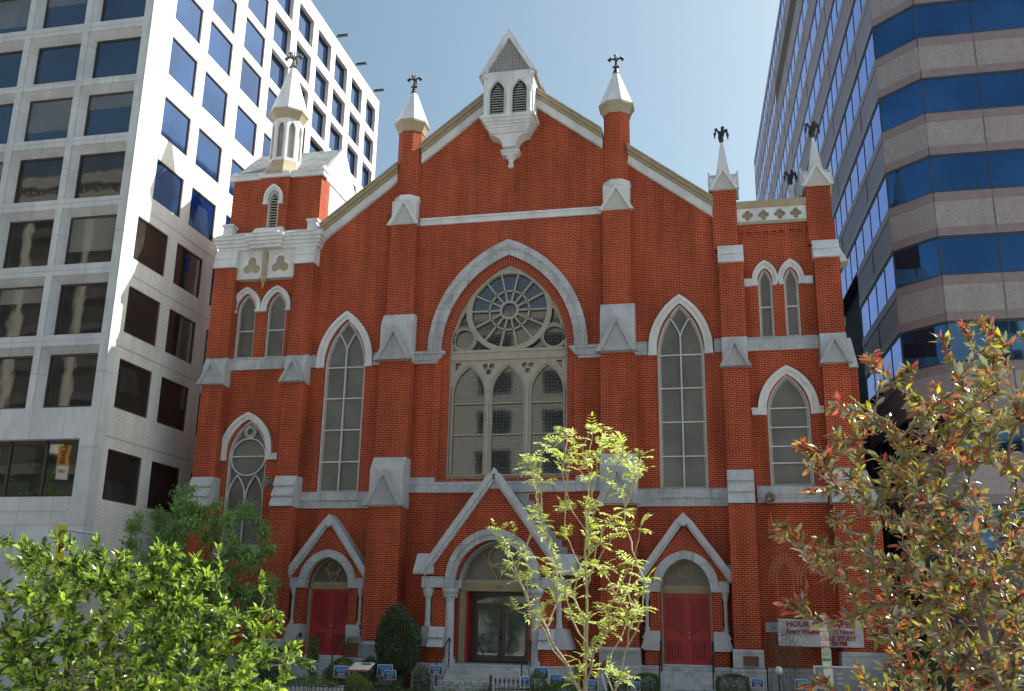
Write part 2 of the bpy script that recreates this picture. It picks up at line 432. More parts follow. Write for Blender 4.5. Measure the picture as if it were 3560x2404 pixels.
# --- raking cornices
def rake(s, xa, xb):
    zb = lambda x: 23.86-.775*abs(x)
    m = MB(); m.prism([(s*xa, zb(xa)), (s*xb, zb(xb)), (s*xb, zb(xb)+.42), (s*xa, zb(xa)+.42)], -.12, .02); part(m, 'rake_board', WHITE)
    m = MB(); m.prism([(s*xa, zb(xa)+.05), (s*xb, zb(xb)+.05), (s*xb, zb(xb)+.12), (s*xa, zb(xa)+.12)], -.16, -.122); part(m, 'rake_bead', WHITE)
    m = MB()
    m.prism([(s*xa, zb(xa)+.422), (s*xb, zb(xb)+.422), (s*xb, zb(xb)+.56), (s*xa, zb(xa)+.56)], -.22, .3)
    m.prism([(s*xa, zb(xa)+.562), (s*xb, zb(xb)+.562), (s*xb, zb(xb)+.70), (s*xa, zb(xa)+.70)], -.33, .3)
    m.prism([(s*xa, zb(xa)+.702), (s*xb, zb(xb)+.702), (s*xb, zb(xb)+.78), (s*xa, zb(xa)+.78)], -.40, .3)
    part(m, 'rake_cornice', TAN)
for s in (-1, 1):
    rake(s, 1.06, 3.78); rake(s, 4.76, 8.02)
m = MB(); m.box(-3.72, 3.72, -.10, .02, 18.13, 18.41); m.box(-3.72, 3.72, -.16, -.102, 18.34, 18.42); part(m, 'gable_band', WHITE)

# --- string courses
def band(x0, x1, z0, z1, y=-.07):
    m = MB(); m.box(x0, x1, y, .02, z0, z1); m.prism([(y, z1+.002), (.02, z1+.002), (.02, z1+.08)], x0, x1, 'x')
    part(m, 'string_course', GRANITE)
for a, b in ((-11.6, -8.92), (-8.1, -7.85), (-5.42, -4.97), (-3.7, -3.2), (3.2, 3.7), (4.97, 5.4), (7.85, 8.14), (9.05, 11.55)):
    if abs(a) in (3.7,) or abs(b) == 3.7: continue
    band(a, b, 12.33, 12.80)
for a, b in ((-8.12, -4.98), (4.98, 8.2)): band(a, b, 6.70, 7.28, -.09)
band(-3.72, -2.7, 7.27, 7.79, -.1); band(2.7, 3.7, 7.27, 7.79, -.1); band(9.14, 11.5, 6.8, 7.34, -.09)
m = MB(); m.box(-2.7, 2.7, -.14, .28, 7.25, 7.5); m.prism([(-.14, 7.502), (.28, 7.502), (.28, 7.84), (.1, 7.80)], -2.7, 2.7, 'x'); part(m, 'window_sill', GRANITE)
for cx in (-6.62, 6.62):
    m = MB(); m.box(cx-.9, cx+.9, -.13, .1, 7.0, 7.30); part(m, 'window_sill', GRANITE)
m = MB(); m.box(-11.6, -9.15, -.1, .1, 4.9, 5.24); part(m, 'window_sill', GRANITE)
m = MB(); m.box(9.6, 11.15, -.13, .1, 7.1, 7.36); part(m, 'window_sill', GRANITE)
# main window imposts
for s in (-1, 1):
    m = MB(); m.prism([(s*3.72, 12.42), (s*2.72, 12.42), (s*2.50, 12.66), (s*3.72, 12.66)], -.16, .02)
    m.prism([(s*3.72, 12.30), (s*2.80, 12.30), (s*2.74, 12.418), (s*3.72, 12.418)], -.10, .02)
    m.box(*sorted((s*3.72, s*2.46)), -.22, .02, 12.662, 12.78); part(m, 'impost', GRANITE)

# --- hood moulds
def hood(cx, wi, wo, zs, zai, zao, mat, z_leg, foot=0, y=-.16, n=12, name='hood_mould'):
    A = [(cx-wo, z_leg)]+arch(cx, wo, zs, zao, n)+[(cx+wo, z_leg)]
    B = [(cx-wi, z_leg)]+arch(cx, wi, zs, zai, n)+[(cx+wi, z_leg)]
    k = .42
    C = [(a[0]*(1-k)+b[0]*k, a[1]*(1-k)+b[1]*k) for a, b in zip(A, B)]
    k = .55
    D = [(a[0]*(1-k)+b[0]*k, a[1]*(1-k)+b[1]*k) for a, b in zip(A, B)]
    m = MB(); m.ring(A, C, y, .02); m.ring(C, D, y+.05, .02); m.ring(D, B, y+.085, .02)
    if foot:
        for s in (-1, 1):
            m.box(*sorted((cx+s*(wo-.03), cx+s*(wo+foot))), y-.01, .02, z_leg, z_leg+.17)
            m.box(*sorted((cx+s*(wo-.03), cx+s*(wo+foot+.02))), y-.04, .02, z_leg+.172, z_leg+.25)
    else:
        for s in (-1, 1): m.box(*sorted((cx+s*(wi-.01), cx+s*(wo+.02))), y-.03, .02, z_leg-.08, z_leg-.001)
    return part(m, name, mat)
for cx, w, zb, zs, za in TALL: hood(cx, .88, 1.18, 12.5, 14.30, 14.62, WHITE, 12.36)
for cx, w in LT: hood(cx, .44, .66, 14.95, 15.63, 15.88, WHITE, 14.86)
hood(-10.55, .85, 1.12, 8.95, 10.28, 10.55, WHITE, 8.62, foot=.27)
hood(10.37, .76, 1.06, 10.1, 11.42, 11.72, WHITE, 9.93, foot=.22)
hood(0, 2.64, 3.16, 12.8, 16.66, 17.28, GRANITE, 12.79, n=20, y=-.17)
# twin hood of the right tower (joined)
for cx, a, b in ((9.79, 9.02, 9.53), (10.72, 10.98, 11.5)): 
    hood(cx, .27, .47, 15.05, 15.52, 15.8, WHITE, 14.9, y=-.13)
m = MB(); m.box(9.02, 9.335, -.12, .02, 14.84, 15.1); m.box(11.175, 11.5, -.12, .02, 14.84, 15.1)
m.box(9.02, 9.30, -.15, .02, 14.80, 14.838); m.box(11.21, 11.5, -.15, .02, 14.80, 14.838); m.box(10.20, 10.31, -.118, .015, 14.825, 15.07); part(m, 'hood_return', WHITE)

# --- brick order around the great window
A = [(-2.63, 7.85)]+arch(0, 2.63, 12.72, 16.68, 20)+[(2.63, 7.85)]
B = [(-2.33, 7.85)]+arch(0, 2.33, 12.72, 16.32, 20)+[(2.33, 7.85)]
m = MB(); m.ring(A, B, .13, .44); part(m, 'arch_order', BRICK)
MORT = plain('mortar', (.50, .25, .16), .9)
def voussoirs(name, cx, wi, wo, zs, zai, zao, y0, y1, nb, parent=None):
    m = MB(); A = arch(cx, wo, zs, zao, nb); B = arch(cx, wi, zs, zai, nb)
    for i in range(len(A)-1):
        g_ = .1
        a0 = [A[i][k]*(1-g_)+A[i+1][k]*g_ for k in (0, 1)]; a1 = [A[i][k]*g_+A[i+1][k]*(1-g_) for k in (0, 1)]
        b0 = [B[i][k]*(1-g_)+B[i+1][k]*g_ for k in (0, 1)]; b1 = [B[i][k]*g_+B[i+1][k]*(1-g_) for k in (0, 1)]
        m.prism([a0, a1, b1, b0], y0, y1)
    part(m, name, VOUSS, parent)
    m = MB(); m.ring(A, B, y0+.004, y1); return part(m, 'arch_mortar', MORT, parent)
voussoirs('arch_voussoirs', 0, 2.335, 2.62, 12.72, 16.33, 16.66, .118, .2, 42)

# --- buttresses / piers
def slope_block(m, x0, x1, z0, z1, zt, yb, yt, y2=0.02):
    """vertical face at yb from z0 to z1, then sloping back to yt at zt"""
    m.prism([(y2, z0), (yb, z0), (yb, z1), (yt, zt), (y2, zt)], x0, x1, 'x')
def gablet(m, cx, w, z0, za, yf, yb, rim=.12):
    m.prism([(cx-w+.1, z0), (cx+w-.1, z0), (cx, za-.2)], yf+.10, yb+.02)
    A = [(cx-w, z0-.03), (cx, za), (cx+w, z0-.03)]; B = [(cx-w+rim*1.5, z0-.03), (cx, za-rim*1.9), (cx+w-rim*1.5, z0-.03)]
    m.ring(A, B, yf, yb)
def trefoil_rings(m, cx, cz, r, y0, y1, w=.03):
    for a in (90, 210, 330):
        m.path(arc(cx+r*.6*cos(radians(a)), cz+r*.6*sin(radians(a)), r*.5, radians(a-130), radians(a+130), 8), w, y0, y1)

PANEL = plain('panel_shade_grey', (.46, .45, .42), .6)  # white gablet panels greyed; their shade is put into the colour
def pier(cx, s):
    # lower stage
    m = MB(); m.box(cx-.64, cx+.64, -.87, .02, 1.86, 6.66); part(m, 'buttress', BRICK)
    m = MB(); m.box(cx-.69, cx+.69, -.96, .02, 1.30, 1.78); slope_block(m, cx-.685, cx+.685, 1.781, 1.80, 1.86, -.955, -.87); part(m, 'plinth_stone', GRANITE, bevel=.02)
    m = MB(); m.box(cx-.74, cx+.74, -1.02, .02, .1, 1.24); slope_block(m, cx-.735, cx+.735, 1.241, 1.25, 1.298, -1.01, -.95); part(m, 'plinth_stone', GRANITE, bevel=.02)
    # granite weathering 1
    m = MB(); slope_block(m, cx-.645, cx+.645, 6.662, 8.05, 8.55, -.9, -.57); part(m, 'weathering', SLAB, bevel=.012)
    m = MB(); gablet(m, cx, .80, 6.70, 8.04, -1.22, -.88, .13); trefoil_rings(m, cx, 7.08, .2, -1.14, -1.1, .045)
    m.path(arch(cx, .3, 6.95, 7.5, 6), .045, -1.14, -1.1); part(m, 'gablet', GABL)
    # mid stage
    m = MB(); m.box(cx-.635, cx+.635, -.55, .02, 8.552, 12.33); part(m, 'buttress', BRICK)
    m = MB(); slope_block(m, cx-.64, cx+.64, 12.332, 13.8, 14.28, -.62, -.36); part(m, 'weathering', SLAB, bevel=.012)
    m = MB(); gablet(m, cx, .78, 12.34, 13.68, -.93, -.60, .13); trefoil_rings(m, cx, 12.72, .2, -.85, -.81, .045)
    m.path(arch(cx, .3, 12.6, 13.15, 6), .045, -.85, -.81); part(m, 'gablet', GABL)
    # upper stage
    m = MB(); m.box(cx-.53, cx+.53, -.35, .02, 14.282, 18.12); part(m, 'buttress', BRICK)
    m = MB(); m.box(cx-.52, cx+.52, -.39, .5, 18.121, 19.16)
    m.frustum(cx, .12, [(19.161, .60), (19.42, .56)]); part(m, 'weathering', WHITE)
    m = MB(); gablet(m, cx, .68, 18.12, 19.2, -.52, -.36, .1); part(m, 'gablet', WHITE)
    m = MB(); m.prism([(cx-.5, 18.14), (cx+.5, 18.14), (cx, 18.95)], -.445, -.41); part(m, 'gablet_panel', PANEL)
    # octagonal shaft and spirelet
    m = MB(); m.frustum(cx, .12, [(19.2, .54), (22.34, .54)]); part(m, 'shaft', BRICK)
    m = MB(); m.frustum(cx, .12, [(22.341, .57), (22.45, .60), (22.62, .67), (22.72, .75), (22.80, .76)]); part(m, 'shaft_cornice', TAN)
    m = MB(); m.frustum(cx, .12, [(22.802, .74), (22.86, .71), (24.33, .14)]); sp = part(m, 'spirelet', WHITE)
    m = MB(); m.frustum(cx, .12, [(24.331, .165), (24.36, .145), (24.66, .06)]); part(m, 'spirelet_cap', IRON)
    finial(cx, .12, 24.6, .70, IRON)
def finial(cx, cy, z, h, mat, parent=None):
    """a leafed cross: bell stem, four foliate arms, tip"""
    m = MB(); k = h
    m.frustum(cx, cy, [(z, .09*k), (z+.1*k, .17*k), (z+.16*k, .10*k), (z+.45*k, .06*k), (z+.55*k, .13*k), (z+.66*k, .10*k), (z+.78*k, .035*k), (z+1.0*k, .02*k)], n=6)
    for i in range(4):
        a = i*pi/2
        d = Vector((cos(a), sin(a), 0))
        c = Vector((cx, cy, z+.60*k))
        m.tube([c, c+d*.2*k+Vector((0, 0, .04*k)), c+d*.38*k], [.07*k, .055*k, .05*k], 5)
        m.ball(c+d*.30*k+Vector((0, 0, .10*k)), .085*k, 6, 4); m.ball(c+d*.42*k, .085*k, 6, 4); m.ball(c+d*.36*k+Vector((0, 0, -.09*k)), .06*k, 6, 4)
        m.ball(Vector((cx, cy, z+.1*k))+d*.17*k, .06*k, 6, 4)
    return part(m, 'finial', mat, parent)
for s in (-1, 1): pier(s*4.33, s)

# tower buttresses with stepped granite offsets
def tower_buttress(cx, w, sidex=0):
    m = MB(); m.box(cx-w, cx+w, -.87, .02, 1.86, 6.68)
    if sidex: m.box(*sorted((cx+sidex*(w-.01), cx+sidex*(w+.75))), .05, 1.0, 1.86, 6.68)
    part(m, 'buttress', BRICK)
    m = MB(); m.box(cx-w-.05, cx+w+.05, -.96, .02, 1.30, 1.80); slope_block(m, cx-w-.045, cx+w+.045, 1.801, 1.82, 1.88, -.955, -.87)
    if sidex: m.box(*sorted((cx+sidex*(w-.01), cx+sidex*(w+.8))), 0.03, 1.05, .1, 1.86)
    part(m, 'plinth_stone', GRANITE, bevel=.02)
    m = MB(); m.box(cx-w-.1, cx+w+.1, -1.02, .02, .1, 1.28); part(m, 'plinth_stone', GRANITE, bevel=.02)
    m = MB()
    for k in range(3):      # three overlapping weathered courses
        z0 = 6.70+k*.40; yb = -.96+k*.10
        m.prism([(.02, z0), (yb, z0), (yb, z0+.05), (yb+.19, z0+.398), (.02, z0+.398)], cx-w-.005, cx+w+.005, 'x')
    if sidex:
        m.prism([(cx+sidex*w, 6.7), (cx+sidex*(w+.78), 6.7), (cx+sidex*(w+.40), 7.9), (cx+sidex*w, 7.9)], .03, 1.05)
    part(m, 'weathering', SLAB)
    m = MB(); m.box(cx-w, cx+w, -.57, .02, 7.9, 11.6)
    if sidex: m.box(*sorted((cx+sidex*(w-.01), cx+sidex*(w+.36))), .06, .98, 7.9, 11.6)
    part(m, 'buttress', BRICK)
    m = MB(); slope_block(m, cx-w-.004, cx+w+.004, 11.61, 12.35, 12.78, -.60, -.42)
    if sidex: m.prism([(cx+sidex*w, 11.61), (cx+sidex*(w+.4), 11.61), (cx+sidex*(w+.2), 12.7), (cx+sidex*w, 12.7)], .04, 1.0)
    part(m, 'weathering', SLAB)
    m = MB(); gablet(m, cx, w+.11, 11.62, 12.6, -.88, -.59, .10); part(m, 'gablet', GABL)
# right tower
for cx, sx in ((8.58, 0), (12.0, 1)):
    w = .45
    tower_buttress(cx if cx < 10 else 12.02, w, sx)
    c = cx
    m = MB(); m.box(c-w, c+w, -.42, .02, 12.78, 15.66); part(m, 'buttress', BRICK)
    m = MB(); m.prism([(.02, 15.665), (-.54, 15.665), (-.54, 15.74), (-.37, 16.03), (.02, 16.03)], c-w-.02, c+w+.02, 'x')
    m.prism([(.02, 16.032), (-.43, 16.032), (-.43, 16.08), (-.22, 16.42), (.02, 16.42)], c-w-.02, c+w+.02, 'x')
    if sx: m.prism([(c+w, 15.66), (c+w+.36, 15.66), (c+w, 16.4)], .1, .9)
    part(m, 'weathering', WHITE)
m = MB(); m.box(8.0, 12.42, .452, 5.2, 0, 17.3); part(m, 'tower_wall', BRICK)
# pinnacles of the right tower
def pinnacle(cx, cy, zb, h=.46, front=True):
    m = MB(); m.box(cx-.45, cx+.45, cy-.45, cy+.45, 16.3, zb); part(m, 'pinnacle_shaft', BRICK)
    m = MB()
    m.box(cx-.5, cx+.5, cy-.5, cy+.5, zb+.001, zb+.5)
    for ax in (0, 1):
        for s in (-1, 1):
            if ax == 0: m.prism([(cx-.56, zb), (cx, zb+.98), (cx+.56, zb), (cx+.44, zb), (cx, zb+.76), (cx-.44, zb)], cy+s*.51, cy+s*.58)
            else: m.prism([(cy-.56, zb), (cy, zb+.98), (cy+.56, zb), (cy+.44, zb), (cy, zb+.76), (cy-.44, zb)], cx+s*.51, cx+s*.58, 'x')
    m.prism([(cx-.5, zb+.01), (cx, zb+.86), (cx+.5, zb+.01)], cy-.505, cy+.505)
    m.prism([(cy-.504, zb+.01), (cy, zb+.86), (cy+.504, zb+.01)], cx-.505, cx+.505, 'x')
    m.frustum(cx, cy, [(zb+.40, .44), (zb+2.3, .05)], n=4)
    part(m, 'pinnacle_cap', WHITE)
    m = MB()
    for s in (-1, 1): m.prism([(cx-.42, zb+.02), (cx, zb+.74), (cx+.42, zb+.02)], cy+s*.515-.006, cy+s*.515+.006)
    part(m, 'gablet_panel', PANEL)
    # drooping winged finial
    m = MB(); z = zb+2.22; k = 1
    m.frustum(cx, cy, [(z, .07), (z+.12, .1), (z+.3, .05), (z+.42, .03)], n=6)
    for i in range(4):
        a = i*pi/2+.3; d = Vector((cos(a), sin(a), 0)); c = Vector((cx, cy, z+.15))
        m.tube([c, c+d*.1+Vector((0, 0, .3)), c+d*.19+Vector((0, 0, .42)), c+d*.25+Vector((0, 0, .25)), c+d*.27+Vector((0, 0, .02))], [.05, .05, .055, .05, .02], 5)
        m.ball(c+d*.2+Vector((0, 0, .40)), .075, 6, 4); m.ball(c+d*.26+Vector((0, 0, .2)), .06, 6, 4)
    part(m, 'finial', IRON)
pinnacle(8.43, .28, 18.72); pinnacle(11.88, .28, 18.62); pinnacle(11.3, 4.7, 18.7); pinnacle(8.45, 4.7, 18.5)
# tower parapet with quatrefoils
def quatre(cx, cz, r): 
    pts = []
    for a in (0, 90, 180, 270):
        pts += arc(cx+r*cos(radians(a)), cz+r*sin(radians(a)), r*.86, radians(a-110), radians(a+110), 6)
    return pts
qs = [quatre(x, 17.63, .115) for x in (9.27, 9.86, 10.45, 11.04)]
m = MB(); m.plate([(8.88, 17.37), (11.43, 17.37), (11.43, 17.92), (8.88, 17.92)], qs, -.10, .05); part(m, 'parapet', WHITE)
m = MB(); m.box(8.88, 11.43, .051, .2, 17.3, 17.95); m.box(8.88, 11.43, -.14, .05, 17.25, 17.368); m.prism([(.05, 17.921), (-.14, 17.921), (-.26, 18.10), (-.26, 18.16), (.3, 18.16)], 8.88, 11.43, 'x'); part(m, 'parapet_cornice', TAN)
m = MB(); m.box(12.1, 12.4, .73, 4.25, 17.3, 18.1); m.box(8.0, 8.3, .73, 4.25, 17.3, 18.1); part(m, 'parapet', WHITE)
m = MB()
for k in range(8): m.box(9.08+k*.305, 9.2+k*.305, -.055, .02, 16.78, 16.98)
m.box(8.9, 11.45, -.06, .02, 16.98, 17.245); part(m, 'corbel_table', BRICK)

# left tower: two buttresses rising into the white entablature
for cx, w, sx in ((-12.03, .46, -1), (-8.5, .43, 0)):
    tower_buttress(cx, w, 0)
    m = MB(); m.box(cx-w, cx+w, -.48, .02, 12.78, 16.63); part(m, 'buttress', BRICK)
    m = MB(); m.prism([(.02, 16.64), (-.58, 16.64), (-.58, 16.72), (-.50, 17.03), (.02, 17.03)], cx-w-.03, cx+w+.03, 'x')
    m.prism([(.02, 17.032), (-.53, 17.032), (-.53, 17.08), (-.40, 17.42), (.02, 17.42)], cx-w-.03, cx+w+.03, 'x'); part(m, 'weathering', WHITE)
m = MB()
m.prism([(-12.5, 11.61), (-12.92, 11.61), (-12.62, 12.7), (-12.5, 12.7)], .04, 1.0)
m.prism([(-12.5, 6.7), (-12.95, 6.7), (-12.65, 7.9), (-12.5, 7.9)], .04, 1.0); part(m, 'weathering', SLAB)
m = MB(); m.box(-12.62, -12.49, .05, 1.0, .2, 11.6); part(m, 'buttress', BRICK)
def trefoil(cx, cz, r):
    pts = []
    for a in (90, 210, 330): pts += arc(cx+r*.62*cos(radians(a)), cz+r*.62*sin(radians(a)), r*.52, radians(a-118), radians(a+118), 8)
    return pts
tf = [trefoil(-10.93, 16.72, .36), trefoil(-9.66, 16.74, .36)]
m = MB(); m.plate([(-11.6, 16.22), (-8.92, 16.22), (-8.92, 17.42), (-11.6, 17.42)], tf, -.28, .02)
for cx in (-10.93, -9.66): m.path(arch(cx, .56, 16.6, 17.36, 8), .05, -.31, -.281)
m.box(-11.6, -8.92, -.33, .02, 16.16, 16.218); part(m, 'frieze_panel', WHITE)
m = MB(); m.box(-11.5, -9.0, -.20, -.12, 16.3, 17.3)
m.box(-10.42, -10.22, -.40, -.282, 16.3, 17.35); m.frustum(-10.32, -.36, [(15.72, .02), (15.98, .07), (16.05, .14), (16.2, .16)], n=8); part(m, 'frieze_backing', TAN)
def cornice(x0, x1, yo, z0, n=4, step=.13, dy=.09, mat=WHITE, name='cornice'):
    m = MB()
    for k in range(n): m.box(x0-k*.055, x1+k*.055, yo-k*dy, .02, z0+k*step+(.001 if k else 0), z0+(k+1)*step)
    return m
m = cornice(-12.45, -7.95, -.42, 17.42, 4, .14, .08)
part(m, 'tower_cornice', WHITE)
m = cornice(-10.95, -9.55, -.60, 17.424, 4, .1395, .075)
m.prism([(-.30, 17.985), (-.86, 17.985), (-.5, 18.35), (-.3, 18.35)], -10.8, -9.6, 'x'); part(m, 'cornice_break', WHITE)
m = MB(); m.prism([(.02, 17.984), (-.70, 17.984), (-.15, 18.32), (.02, 18.32)], -12.5, -7.9, 'x'); part(m, 'cornice_slope', WHITE)
for cx in (-12.08, -8.28):
    m = MB(); m.box(cx-.2, cx+.2, -.5, -.1, 18.03, 18.5); m.box(cx-.25, cx+.25, -.55, -.05, 18.5, 18.6); m.path(circle(cx, 18.3, .09, 10), .03, -.52, -.499, True); part(m, 'acroterion', WHITE)
# belfry
lv = lancet(-10.28, .24, 18.42, 19.7, 20.2)
m = MB(); m.plate([(-12.28, 18.2), (-8.22, 18.2), (-8.22, 20.78), (-12.28, 20.78)], [lv], .0, .4); m.box(-12.28, -11.95, .41, 4.4, 12, 20.78)
m.box(-10.98, -10.53, -.14, 0.0, 18.3, 20.78); m.box(-10.03, -9.62, -.14, 0.0, 18.3, 20.78); m.box(-10.53, -10.03, -.14, 0.0, 20.3, 20.78)
m.box(-8.56, -8.22, .41, .9, 17.9, 20.78); m.box(-12.28, -8.3, 4.0, 4.4, 13, 20.78)
part(m, 'belfry_wall', BRICK)
m = MB(); m.box(-8.6, -8.24, .902, 4.4, 17.0, 20.78); part(m, 'belfry_side_wall', WHITE)
hood(-10.28, .255, .42, 19.85, 20.22, 20.45, WHITE, 19.62, y=-.26)
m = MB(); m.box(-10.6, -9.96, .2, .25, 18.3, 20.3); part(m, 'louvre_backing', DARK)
m = MB()
for k in range(13):
    z = 18.5+k*.125; ww = .23 if z < 19.65 else .23*max(.15, 1-(z-19.65)/.5)
    m.prism([(-.04, z), (.14, z+.06), (.14, z+.09), (-.04, z+.035)], -10.28-ww, -10.28+ww, 'x')
A = lancet(-10.28, .25, 18.42, 19.7, 20.2); B = lancet(-10.28, .19, 18.42, 19.7, 20.1); m.ring(A, B, -.12, .1); m.box(-10.58, -9.98, -.2, 0, 18.33, 18.44)
part(m, 'louvre', LOUVRE)
m = MB(); m.box(-12.40, -10.98, -.12, .4, 20.782, 21.0); m.box(-9.62, -8.1, -.12, .4, 20.782, 21.0); m.box(-11.02, -9.58, -.26, .4, 20.781, 21.02)
m.box(-12.44, -10.98, -.16, .4, 21.0, 21.06); m.box(-9.62, -8.06, -.16, .4, 21.0, 21.06)
m.ball((-8.2, .1, 21.1), (.14, .16, .2)); m.ball((-12.3, .1, 21.1), (.14, .16, .2)); part(m, 'belfry_cornice', WHITE)
m = MB()
m.prism([(.0, 21.03), (2.2, 23.1), (4.4, 21.03), (4.4, 20.95), (.0, 20.95)], -12.3, -8.3, 'x'); part(m, 'belfry_roof', SLATE)
m = MB()
for x in (-12.36, -8.28):
    m.prism([(-.02, 20.8), (2.2, 23.16), (4.45, 20.8)], x-.06, x+.08, 'x')
part(m, 'belfry_gable', WHITE, cx=-10.3)
m = MB(); m.box(-12.35, -11.95, 5.2, 5.8, 12, 20.6); m.prism([(-12.5, 20.6), (-12.15, 22.3), (-11.8, 20.6)], 5.1, 5.9); part(m, 'rear_pinnacle', WHITE)
# octagonal turret
tx, ty = -10.3, .62
m = MB(); m.frustum(tx, ty, [(20.95, 1.0), (21.1, .98), (21.45, .78), (21.7, .70)]); part(m, 'turret_base', TAN)
m = MB(); R8 = .68; ap = R8*cos(pi/8)
for i in range(8):
    a = i*pi/4; m2 = MB()
    hw = R8*sin(pi/8)
    m2.plate([(-hw, 21.7), (hw, 21.7), (hw, 23.75), (-hw, 23.75)], [lancet(0, .145, 21.85, 23.2, 23.55, 6)], -ap, -ap+.09)
    ca, sa = cos(a), sin(a)
    m.add([(tx+x*ca-y*sa, ty+x*sa+y*ca, z) for x, y, z in m2.v], m2.f)
part(m, 'turret_lantern', WHITE)
m = MB(); m.frustum(tx, ty, [(21.7, .50), (23.7, .50)]); part(m, 'turret_core', TRAC)
m = MB(); m.frustum(tx, ty, [(23.72, .70), (23.82, .74), (23.98, .82), (24.06, .88), (24.14, .89)]); part(m, 'turret_cornice', TAN)
m = MB(); m.frustum(tx, ty, [(24.142, .86), (24.2, .84), (26.62, .08)]); part(m, 'turret_spire', WHITE)
finial(tx, ty, 26.5, .92, plain('weathered_iron', (.11, .10, .09), .7))

# --- bellcote
arL = lancet(-.44, .30, 22.42, 23.42, 23.98, 8); arR = lancet(.50, .30, 22.42, 23.42, 23.98, 8)
m = MB(); m.plate([(-1.0, 22.38), (1.08, 22.38), (1.08, 24.36), (-1.0, 24.36)], [arL, arR], -.88, -.70)
m.box(.93, 1.08, -.699, .6, 22.38, 24.36); m.box(-1.0, -.85, -.699, .6, 22.38, 24.36); m.box(-.85, .93, .45, .6, 22.38, 24.36)
part(m, 'bellcote_wall', WHITE)
m = MB(); m.ring([(-1.20, 24.16), (.04, 26.28), (1.27, 24.16)], [(-.86, 24.38), (.04, 25.86), (.93, 24.38)], -1.02, -.78)
m.ring([(-1.20, 24.16), (.04, 26.28), (1.27, 24.16)], [(-1.10, 24.16), (.04, 26.12), (1.17, 24.16)], -.779, .8)
for x in (-.93, 1.0): m.frustum(x, -.93, [(24.02, .02), (24.1, .12), (24.2, .14)], n=8)
part(m, 'bellcote_gable', WHITE)
tri = [(-.9, 24.37), (.98, 24.37), (.04, 25.9)]
hl = []
for r in range(6):
    z = 24.47+r*.15; hw = (25.9-z)/1.53*.94-.1
    for k in range(-6, 7):
        x = .04+k*.145+(0.0)
        if abs(x-.04) < hw-.05: hl.append(circle(x, z, .026, 6))
m = MB(); m.plate(tri, hl, -.86, -.80); part(m, 'tympanum_panel', plain('grey_taupe_paint', (.27, .26, .27), .6))
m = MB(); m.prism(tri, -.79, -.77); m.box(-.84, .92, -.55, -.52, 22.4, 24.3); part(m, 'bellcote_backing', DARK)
m = MB()
for c in (-.44, .50):
    for k in range(13):
        z = 22.47+k*.112; ww = .27 if z < 23.45 else .27*max(.1, 1-(z-23.45)/.52)
        m.prism([(-.72, z), (-.58, z+.05), (-.58, z+.075), (-.72, z+.03)], c-ww, c+ww, 'x')
part(m, 'louvre', LOUVRE, cx=.03)
m = MB()
for c in (-.87, .03, .95):
    m.frustum(c, -.93, [(22.38, .10), (22.46, .10), (22.5, .075), (23.30, .07), (23.34, .085), (23.5, .14), (23.56, .15)], n=10)
[q.build('colonnette', WHITE, church) for q in comps(m)]
m = MB(); m.box(-1.1, 1.18, -1.02, .02, 22.24, 22.378)
prof = [(22.0, .96, -.90), (21.87, .84, -.80), (21.76, .76, -.72)]
for k, (z, hw, y) in enumerate([(22.10, 1.03, -.95), (21.99, .97, -.88), (21.88, .90, -.82), (21.78, .84, -.77), (21.68, .78, -.73)]):
    m.box(.04-hw, .04+hw, y, .02, z, z+(.139 if k == 0 else .109))
part(m, 'bellcote_corbel', WHITE)
m = MB()
cl = arc(-.78, 21.1, .56, pi/2, 0, 8); cr = arc(.86, 21.1, .56, pi, pi/2, 8)
m.prism([(-.74, 21.68)]+cl+[(-.22, 21.1), (.30, 21.1)]+cr+[(.82, 21.68)], -.62, .02)
m.box(-.34, .42, -.40, .02, 20.96, 21.098); m.box(-.29, .37, -.36, .02, 20.86, 20.959)
m.frustum(.04, -.12, [(20.36, .04), (20.40, .11), (20.46, .13), (20.55, .09), (20.68, .10), (20.80, .2), (20.86, .26)], n=10)
part(m, 'bellcote_bracket', WHITE)

# --- glazing helper
def glaze(name, outline_, y, mat, parent):
    m = MB(); m.plate(outline_, [], y, y+.03); return part(m, name, mat, parent)
def inset(pts, d):
    # inward offset of a closed outline (simple)
    n = len(pts); A = sum(pts[i][0]*pts[(i+1) % n][1]-pts[(i+1) % n][0]*pts[i][1] for i in range(n)); s = 1 if A > 0 else -1
    out = []
    for i in range(n):
        p, q, r = Vector(pts[i-1]), Vector(pts[i]), Vector(pts[(i+1) % n])
        a = (q-p).normalized(); b = (r-q).normalized()
        na = Vector((-a.y, a.x))*s; nb = Vector((-b.y, b.x))*s; nn = (na+nb)
        k = nn.length
        if k < 1e-4: nn = na
        else: nn = nn/k
        c = max(.5, nn.dot(na)); out.append(tuple(q+nn*(d/c)))
    return out
def framed(outl, d, y0, y1, mat, name='window'):
    m = MB(); m.ring(outl, inset(outl, d), y0, y1, True); return part(m, name, mat)

